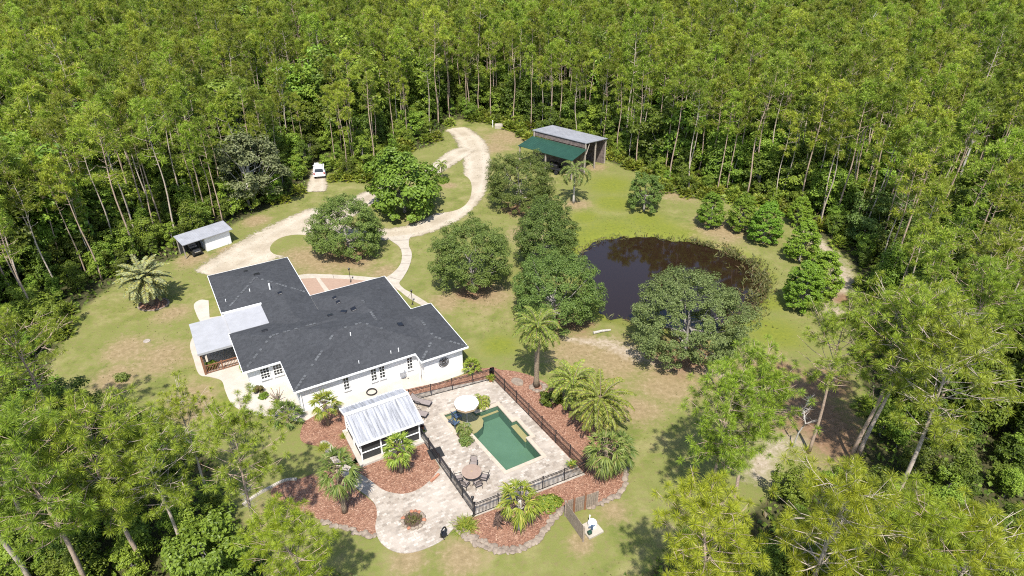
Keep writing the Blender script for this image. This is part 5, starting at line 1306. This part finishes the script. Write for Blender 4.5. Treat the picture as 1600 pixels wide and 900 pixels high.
for i in range(16):
    a = g_.uniform(0, 6.28); e = g_.uniform(.5, 1.2); L = g_.uniform(.7, 1.3); d = np.array([math.cos(a) * math.cos(e), math.sin(a) * math.cos(e), math.sin(e)]); fr_.tube([(0, 0, 0), d * L * .5, d * L + np.array([0, 0, .1])], [.045, .035, .025], 5)
fl = MB(); leaves(fl, np.array([np.array(fr_.v[k]) for k in range(10, len(fr_.v), 9)]), rnd_dirs(len(range(10, len(fr_.v), 9)), g_, .2), .28, .1, g_)
t = thing('frangipani', 'bare pinkish branched shrub in front of the white side wall', 'shrub', (q.x, q.y, .05)); link('stem', fr_.data('stem', M['rock_pale']), t); link('leaves', fl.data('leaves', M['fan']), t)
q = HW(-3.55, 15.75); m = MB(); m.bevbox((0, 0, .38), (.8, .8, .76), .05); m.lathe([(.33, .76), (.33, .79), (0, .79)], n=16); o = m.build('air_conditioner', M['screen']); o.location = (q.x, q.y, .05); o.rotation_euler.z = HOUSE_A; tag(o, 'dark square air conditioner unit between walkway and house', 'air conditioner')
for k in range(10):
    a = k * .63; q = Vector((fp.x + .35 * math.cos(a * 3), fp.y + .35 * math.sin(a), .1))
wd = MB(); g_ = np.random.default_rng(9); n = 150; blades(wd, np.stack([g_.normal(0, .28, n), g_.normal(0, .25, n), np.full(n, .05)], -1), rnd_dirs(n, g_, .2), .3, .05, g_); wo = wd.build('weeds', M['reed'], fpt)

# ---------------------------------------------------------------- near pines, each placed by its foot and top
NEARP = {}
def near_proto(kind, s):
    if (kind, s) not in NEARP:
        if kind == 'open':      # tall, ragged, grey branches show
            pr_ = pine(100 + s, 16, .52, 4.0, 42, 6, 90, .45, .023, .17, .5, .8, .5, pom=.42)
        elif kind == 'full':
            pr_ = pine(120 + s, 16, .42, 4.0, 52, 6, 100, .48, .024, .18, .4, .85, .2, pom=.42)
        else:                   # seen from close above: big yellow green tufts
            pr_ = pine(140 + s, 16, .50, 3.7, 50, 5, 120, .50, .018, .2, .4, .9, .15, pom=.42)
        NEARP[(kind, s)] = dat(pr_, M['bark_pine' if s % 2 else 'bark_red'], M['pine_bright' if kind == 'close' else 'pine_near'])
    return NEARP[(kind, s)]
def near_pine(kind, s, base, h, rz, label, lean=(0, 0)):
    q = P(*base); t = tree('pine_tree', label, 'pine tree', (q.x, q.y, 0), rz, h / 16.0, near_proto(kind, s))
    t.rotation_euler = (lean[1], lean[0], rz)
    return t
for a in (
    ('open', 0, (406, 880), 12.2, 1.0, 'ragged pine with pale bare branches overhanging the left mulch bed', (.11, 0)),
    ('full', 0, (228, 895), 14.0, 2.2, 'full crowned pine in the middle of the lower left foreground'),
    ('full', 1, (292, 872), 11.5, 0.3, 'pine whose crown reaches towards the house at lower left'),
    ('open', 1, (335, 800), 10.2, 4.1, 'slim pine casting its shadow on the lawn left of the house walkway'),
    ('open', 2, (118, 712), 13.2, 3.0, 'leaning pine with a small open crown at the left lawn edge'),
    ('full', 2, (150, 935), 15.0, 1.7, 'tall pine with a long trunk in the lower left corner group'),
    ('open', 0, (70, 870), 15.5, 2.9, 'thin pine leaning left in the lower left corner'),
    ('open', 2, (15, 800), 15.0, 5.5, 'pine at the left picture edge above the corner'),
    ('open', 1, (60, 930), 16.0, .4, 'pine trunk running out of the lower left corner'),
    ('full', 0, (1105, 800), 12.6, 2.0, 'left of two pines standing close together right of the wooden fence'),
    ('full', 2, (1143, 792), 12.8, 4.4, 'right of two pines standing close together right of the wooden fence'),
    ('open', 0, (1264, 708), 13.2, .5, 'pine on the sandy patch with grey branches spreading over the lawn'),
    ('open', 2, (1331, 720), 15.6, 3.7, 'left trunk of the crossed pine pair on the red needle litter'),
    ('open', 1, (1343, 712), 15.2, 1.2, 'right trunk of the crossed pine pair on the red needle litter'),
    ('full', 1, (1399, 784), 15.2, 5.1, 'pine with a long clean trunk rising from bright shrubs at right'),
    ('open', 0, (1560, 640), 15.5, 2.6, 'pine with tangled grey limbs at the right edge'),
    ('open', 2, (1490, 610), 14.5, .9, 'pine behind the tangled one near the right edge'),
    ('full', 2, (1452, 668), 14.5, 3.9, 'pine standing in the thicket behind the one with a clean trunk'),
    ('full', 0, (1640, 720), 14, .9, 'pine at the extreme right edge above the dark thicket'),
): near_pine(*a)
def top_pine(s, top, h, rz, label):
    q = P(top[0], top[1], h); t = tree('pine_tree', label, 'pine tree', (q.x, q.y, 0), rz, h / 16.0, near_proto('close', s))
for a in ((0, (1130, 800), 13.0, .2, 'yellow green pine crown at the bottom edge, left of two big ones'), (1, (1330, 745), 14.5, 2.0, 'largest yellow green pine crown in the lower right foreground'), (0, (1420, 800), 13.5, 4.0, 'yellow green pine crown right of the largest one at the bottom'),
          (1, (1540, 840), 13.0, 5.2, 'yellow green pine crown in the lower right corner'), (0, (455, 815), 11.0, 1.1, 'bright pine crown at the bottom edge left of the patio')): top_pine(*a)
def bare_pine(seed, base, h, label):
    g = np.random.default_rng(seed); m = MB(); pts = [np.array([g.normal(0, .05) * z, g.normal(0, .05) * z, z]) for z in np.linspace(0, 14, 8)]; m.tube(pts, [.17 * (1 - .9 * i / 8) + .015 for i in range(8)], 6)
    b = MB()
    for i in range(22):
        t = g.uniform(.5, 1); k = min(6, int(t * 7)); o = pts[k] + (pts[k + 1] - pts[k]) * (t * 7 - k); a = g.uniform(0, 6.28); L = g.uniform(.8, 2.8) * (1.25 - t)*1.5; d = np.array([math.cos(a), math.sin(a), g.uniform(.1, .7)])
        p1 = o + d * L * .5; p2 = o + d * L + np.array([g.normal(0, .2), g.normal(0, .2), .25]); b.tube([o, p1, p2], [.06, .04, .012], 4); p3 = p1 + np.array([g.normal(0, .5), g.normal(0, .5), .5]); b.tube([p1, p3], [.03, .01], 3)
    q = P(*base); tree('bare_tree', label, 'dead tree', (q.x, q.y, 0), seed, h / 14, (m.data('tree_trunk', M['dead_wood']), b.data('tree_branches', M['dead_wood'])), ('trunk', 'branches'))
bare_pine(1, (1484, 325), 15, 'bare grey dead pine standing in front of the forest at right')
bare_pine(2, (455, 235), 13, 'bare grey dead pine among the trees at upper left')
bare_pine(3, (1240, 700), 5.5, 'short leafless grey tree on the sand between the pines')
for i_, b_ in enumerate(((1130, 118), (720, 92), (330, 110), (1330, 160), (930, 95))): bare_pine(20 + i_, b_, 16.5, ('grey leafless pine among the crowns far behind the pond', 'grey leafless pine among the far crowns behind the drive', 'grey leafless pine among the crowns at upper left', 'grey leafless pine among the crowns at upper right', 'grey leafless pine among the crowns behind the barn')[i_])
bare_pine(4, (398, 830), 4.5, 'short leafless grey tree in the lower left lawn shade')

# ---------------------------------------------------------------- the forest
FP = []   # (trunk, crown, joined) of six plantation pines; built 19 m high
for s in range(7):
    pr_ = pine(200 + s, 19, (.60, .54, .64, .57, .52, .62, .55)[s], (1.9, 2.1, 1.7, 2.3, 2.0, 1.6, 2.2)[s], 22, 5, 26, .60, .07, .12, .5, .7, .55, twig=False, pom=.5)
    tm, cm = M['bark_pine' if s % 2 else 'bark_red'], M['pine']
    FP.append((*dat(pr_, tm, cm), both(pr_, tm, cm, 'forest_pine')))
HP = []   # broad-leaved forest trees, 7 m
for s in range(6):
    pr_ = broadleaf(300 + s, 7.0, (2.1, 2.4, 1.7, 2.6, 2.0, 1.5)[s], .6, 56, 64, leaf=(.29, .18), clump=.75, zmin=(-.9, -.6, -.95, -.5, -.9, -1)[s], lobes=.25, rt=.1, shell=.5, limbs=8)
    HP.append((*dat(pr_, M['bark_grey'], M['hardwood']), both(pr_, M['bark_grey'], M['hardwood'], 'forest_broadleaf')))
PPAL = []
for s in range(3):
    pr_ = fan_palm(400 + s, .35, 26, .65, .62, 11, trunk=False, el=(-.1, 1.35), droop=.15)
    PPAL.append(pr_[1].data('palmetto_leaves', [M['palmetto'], M['palmetto']]))

def scatter(x0, x1, y0, y1, s, seed, jit=.42):
    g = np.random.default_rng(seed); xs, ys = np.arange(x0, x1, s), np.arange(y0, y1, s * .87)
    X, Y = np.meshgrid(xs, ys); X = X + (np.arange(len(ys)) % 2)[:, None] * s / 2
    X = X + g.uniform(-jit, jit, X.shape) * s; Y = Y + g.uniform(-jit, jit, Y.shape) * s
    return np.stack([X.ravel(), Y.ravel()], -1), g
KEEP = [P(*q) for q in ((497, 276), (340, 375), (300, 385), (398, 322), (1368, 388), (1372, 470), (890, 225), (860, 215), (930, 235))]
def pview(w):
    x, y, d = proj(w); return x, y, d
def choose(pts, g, margin, hgt, keepout=None):
    sd = sdist(LAWN, pts[:, 0], pts[:, 1]); out = []
    for (x, y), s in zip(pts, sd):
        if s > -margin: continue
        b = pview((x, y, 0)); t = pview((x, y, hgt))
        if b[2] < 5: continue
        if min(b[0], t[0]) > 1690 or max(b[0], t[0]) < -90 or t[1] > 960 or b[1] < -20 and t[1] < -70: continue
        out.append((x, y, -s, b, t))
    return out
def zone(bx, by):
    if bx < 330: return 'the left of the house lawn'
    if bx < 690: return 'the white car and drive'
    if bx < 980: return 'the green roofed barn'
    if bx < 1330: return 'the pond'
    return 'the sandy track at right'
# carve a notch in the trees round the car track, and leave the barn clear
BARN_Q = [P(795, 238), P(960, 270), P(985, 232), P(850, 190)]
TRACK = [P(496, 296), P(496, 284), P(500, 262), P(506, 244)]
def clear_of(x, y, r_track=2.2, r_barn=1.5):
    X, Y = np.array([x]), np.array([y])
    return dist_line(TRACK, X, Y, False)[0] > r_track and sdist([(2, 106), (12, 98), (16.5, 103), (6.5, 112)], X, Y)[0] < -r_barn and np.hypot(x + 36.5, y - 75.5) > 4.2

pts, g = scatter(-190, 190, 20, 205, 3.35, 21)
cand = []
for x, y, e, b, t in choose(pts, g, 1.4, 17):
    if not clear_of(x, y): continue
    left = b[0] < 560 and y < 118
    if b[1] > 600 or (y < 45 and abs(x) < 45): continue           # the near pines above stand there
    if left and g.random() < .08: continue
    if b[0] > 1380 and g.random() < .25: continue
    h = g.normal(16.0, 1.9) if not left else g.normal(16.0, 1.8)
    if x < -55 and y > 105: h *= .94
    if e < 5: h *= g.uniform(.9, 1.0)
    if math.sin(x * .16 + 1.7 * math.sin(y * .11)) * math.sin(y * .19 + x * .05) > .62 and e > 5: continue
    if 330 < b[0] < 640 and b[1] > 215: h *= .8
    cand.append((x, y, h, b[0], b[1], b[2]))
cand.sort(key=lambda c: c[5])
FAR = {'pine': [], 'broad': [], 'palmetto': []}
for i, (x, y, h, bx, by, d) in enumerate(cand):
    k = int(g.integers(0, 7)); rz = float(g.uniform(0, 6.28))
    if i < 285:
        z = zone(bx, by)
        tree('pine_tree', 'tall slender pine with a bare trunk in the woods behind ' + z if not z.startswith('the left') else 'tall slender pine with a bare trunk in the woods left of the house lawn', 'pine tree', (x, y, 0), rz, h / 19.0, FP[k][:2], group='pines in the woods behind ' + z)
    else: FAR['pine'].append((x, y, 0, rz, h / 19.0, k))
# broad-leaved understory
pts, g = scatter(-190, 190, 16, 190, 2.7, 22)
cand = []
for x, y, e, b, t in choose(pts, g, .9, 8):
    if not clear_of(x, y, 1.7, 1.2): continue
    zb = b[0]; left = zb < 640 and y < 125; right = zb > 1330
    if y < 30 and -18 < x < 14: continue
    if left: h = g.uniform(4.5, 9.5) if e > 9 else g.uniform(2.6, 5.5)
    elif right: h = g.uniform(3.0, 6.5) if e > 3 else g.uniform(2.0, 4.0)
    else: h = g.uniform(3.5, 9.0) if e > 4 else g.uniform(1.8, 4.0)
    if y < 42: h = min(h, g.uniform(2.5, 5.0))
    if math.sin(x * .16 + 1.7 * math.sin(y * .11)) * math.sin(y * .19 + x * .05) > .5 and e > 5: h *= 1.7
    elif e > 30 and g.random() < .35: continue
    if not left and e < 4 and g.random() < .2: continue
    cand.append((x, y, h, b[0], b[1], b[2]))
cand.sort(key=lambda c: c[5] / c[2])
for i, (x, y, h, bx, by, d) in enumerate(cand):
    k = int(g.integers(0, 6)); rz = float(g.uniform(0, 6.28))
    if i < 285:
        z = zone(bx, by)
        where = 'the lower right corner' if bx > 1000 and by > 640 else 'the lower left corner' if bx < 450 and by > 640 else z
        tree('broadleaf_tree', 'bushy green broad-leaved tree among the pine trunks by ' + where, 'broadleaf tree', (x, y, 0), rz, h / 7.0, HP[k][:2], group='broad-leaved trees by ' + where)
    else: FAR['broad'].append((x, y, 0, rz, h / 7.0, k))
# one dark rounded tree stands out at lower left
dk = dat(broadleaf(77, 7.0, 2.9, .5, 90, 80, leaf=(.30, .2), clump=.7, zmin=-.6, rt=.15), M['bark_grey'], M['maple'])
q = P(318, 842, 5.0); tree('broadleaf_tree', 'dark glossy rounded tree at the bottom edge left of the patio', 'broadleaf tree', (q.x, q.y, 0), 0, 6.2 / 7, dk)
q = P(511, 270); tree('broadleaf_tree', 'leafy bush right beside the white car on the track', 'broadleaf tree', (q.x, q.y, 0), 1, 3.4 / 7, HP[5][:2])
# saw palmettos along the forest edge
pts, g = scatter(-70, 90, 40, 130, 1.5, 23)
cand = []
for x, y, e, b, t in choose(pts, g, -.3, 1.2):
    if not clear_of(x, y, 1.7, .8): continue
    p_ = 0
    if 735 < b[0] < 1140 and b[1] < 330 and e < 6: p_ = .75
    elif 515 < b[0] < 640 and b[1] < 300 and e < 4: p_ = .85
    elif 1140 < b[0] < 1330 and e < 4: p_ = .5
    elif e < 2: p_ = .12
    if g.random() > p_: continue
    cand.append((x, y, b[0], b[1], b[2]))
cand.sort(key=lambda c: c[4])
for i, (x, y, bx, by, d) in enumerate(cand):
    k = int(g.integers(0, 3)); rz = float(g.uniform(0, 6.28)); s = float(g.uniform(.8, 1.35))
    if i < 290:
        z = 'the car track' if bx < 690 else 'the barn' if bx < 960 else 'the pond' if bx < 1330 else 'the right hand wood'
        o = link('saw_palmetto', PPAL[k]); o.location = (x, y, 0); o.rotation_euler.z = rz; o.scale = (s,) * 3
        tag(o, 'yellow green saw palmetto clump at the wood edge by ' + z, 'palmetto', 'saw palmettos by ' + z)
    else: FAR['palmetto'].append((x, y, 0, rz, s, k))

# the rest of each kind, deeper in the forest: one object per kind
def mass(name, rows, datas, label, cat):
    if not rows: return
    a = np.array(rows); me = bpy.data.meshes.new(name); me.from_pydata(a[:, :3].tolist(), [], [])
    for k, c, ty in (('turn', 3, 'FLOAT'), ('size', 4, 'FLOAT')): me.attributes.new(k, ty, 'POINT').data.foreach_set('value', a[:, c].astype(np.float32))
    me.attributes.new('which', 'INT', 'POINT').data.foreach_set('value', a[:, 5].astype(np.int32))
    o = link(name, me); ng = bpy.data.node_groups.new(name, 'GeometryNodeTree')
    ng.interface.new_socket('Geometry', in_out='INPUT', socket_type='NodeSocketGeometry'); ng.interface.new_socket('Geometry', in_out='OUTPUT', socket_type='NodeSocketGeometry')
    N = ng.nodes; L = ng.links; gi, go_ = N.new('NodeGroupInput'), N.new('NodeGroupOutput'); ip = N.new('GeometryNodeInstanceOnPoints'); jn = N.new('GeometryNodeJoinGeometry')
    for d in datas:
        src = bpy.data.objects.new(d.name, d); oi = N.new('GeometryNodeObjectInfo'); oi.inputs['Object'].default_value = src; oi.inputs['As Instance'].default_value = True; L.new(oi.outputs['Geometry'], jn.inputs[0])
    def na(k, ty):
        n = N.new('GeometryNodeInputNamedAttribute'); n.data_type = ty; n.inputs['Name'].default_value = k; return n.outputs['Attribute']
    cx = N.new('ShaderNodeCombineXYZ'); L.new(na('turn', 'FLOAT'), cx.inputs[2]); cs = N.new('ShaderNodeCombineXYZ'); sz = na('size', 'FLOAT')
    for i in range(3): L.new(sz, cs.inputs[i])
    L.new(gi.outputs[0], ip.inputs['Points']); L.new(jn.outputs[0], ip.inputs['Instance']); ip.inputs['Pick Instance'].default_value = True
    L.new(na('which', 'INT'), ip.inputs['Instance Index']); L.new(cx.outputs[0], ip.inputs['Rotation']); L.new(cs.outputs[0], ip.inputs['Scale']); L.new(ip.outputs[0], go_.inputs[0])
    md = o.modifiers.new('scatter', 'NODES'); md.node_group = ng
    tag(o, label, cat, kind='stuff')
mass('pine_forest', FAR['pine'], [f[2] for f in FP], 'mass of bright green pine crowns filling the upper picture', 'forest')
mass('forest_undergrowth', FAR['broad'], [f[2] for f in HP], 'mass of broad-leaved trees beneath the far pines', 'undergrowth')
mass('palmetto_undergrowth', FAR['palmetto'], PPAL, 'palmetto growth deeper in the wood', 'undergrowth')
print('counts', {k: len(v) for k, v in FAR.items()})

# low leafy ground cover under the trees, and weeds on the pond bank
g = np.random.default_rng(55); NG = 150000; X = g.uniform(-105, 105, NG); Y = 22 + 110 * g.random(NG) ** 1.35; s = sdist(LAWN, X, Y)
ok = (s < .4) & (g.random(NG) < np.where(s > -14, .75, .3)) & (np.abs(X) < 20 + Y * .95) & (dist_line(TRACK, X, Y, False) > 1.5) & (sdist([(2, 106), (12, 98), (16.5, 103), (6.5, 112)], X, Y) < -.3)
X, Y, s = X[ok], Y[ok], s[ok]; m = MB(); n = len(X); zz = np.clip(-s * .4, .03, 1) * g.uniform(.05, .9, n)
leaves(m, np.stack([X, Y, zz], -1), rnd_dirs(n, g, .2), .46, .30, g)
tag(m.build('undergrowth', M['under']), 'low leafy undergrowth over the forest floor', 'undergrowth', kind='stuff')
g = np.random.default_rng(56); n = 30000; X = g.uniform(4, 36, n); Y = g.uniform(48, 80, n); s = sdist(POND, X, Y)
ang_ = np.arctan2(Y - 63, X - 18); dens = np.where((ang_ > -.9) & (ang_ < 1.3), .9, .25) * np.exp(-((s + .3) / np.where((ang_ > -.7) & (ang_ < 1.0), 1.3, .5)) ** 2)
patch = .5 + .5 * np.sin(X * 1.3 + 2 * np.sin(Y * .8)) * np.sin(Y * 1.1 + X * .4)
ok = g.random(n) < dens * np.clip(patch * 1.5, .1, 1)
X, Y = X[ok], Y[ok]; n = len(X); m = MB(); rep = 3
bs = np.repeat(np.stack([X, Y, np.full(n, -.25)], -1), rep, 0); dd = rnd_dirs(n * rep, g, .35); blades(m, bs, dd, g.uniform(.35, 1.0, n * rep), .09, g, droop=.2)
tag(m.build('pond_weeds', M['reed']), 'brownish weeds and reeds along the pond bank', 'weeds', kind='stuff')

# fallen leaves and low weeds strewn over the lawn
g = np.random.default_rng(57); n = 26000; X = g.uniform(-60, 45, n); Y = g.uniform(26, 118, n)
ok = (sdist(LAWN, X, Y) > 0) & (sdist(POND, X, Y) < -.6) & (g.random(n) < .35 + .4 * np.sin(X * .35 + np.sin(Y * .3)) * np.sin(Y * .27 + 1))
hx, hy = X - HOUSE_O.x, Y - HOUSE_O.y; lx, ly = hx * math.cos(HOUSE_A) + hy * math.sin(HOUSE_A), -hx * math.sin(HOUSE_A) + hy * math.cos(HOUSE_A)
ok &= ~((lx > -6.5) & (lx < 19) & (ly > -24) & (ly < 26))
X, Y = X[ok], Y[ok]; m = MB(); rep = 3; nn = len(X)
bs = np.repeat(np.stack([X, Y, np.full(nn, .0)], -1), rep, 0); dd = rnd_dirs(nn * rep, g, .15) * np.array([1, 1, .5]); blades(m, bs, dd, g.uniform(.05, .13, nn * rep), .05, g)
tag(m.build('lawn_weeds', M['reed']), 'small weeds and tufts strewn over the lawn', 'weeds', kind='stuff')
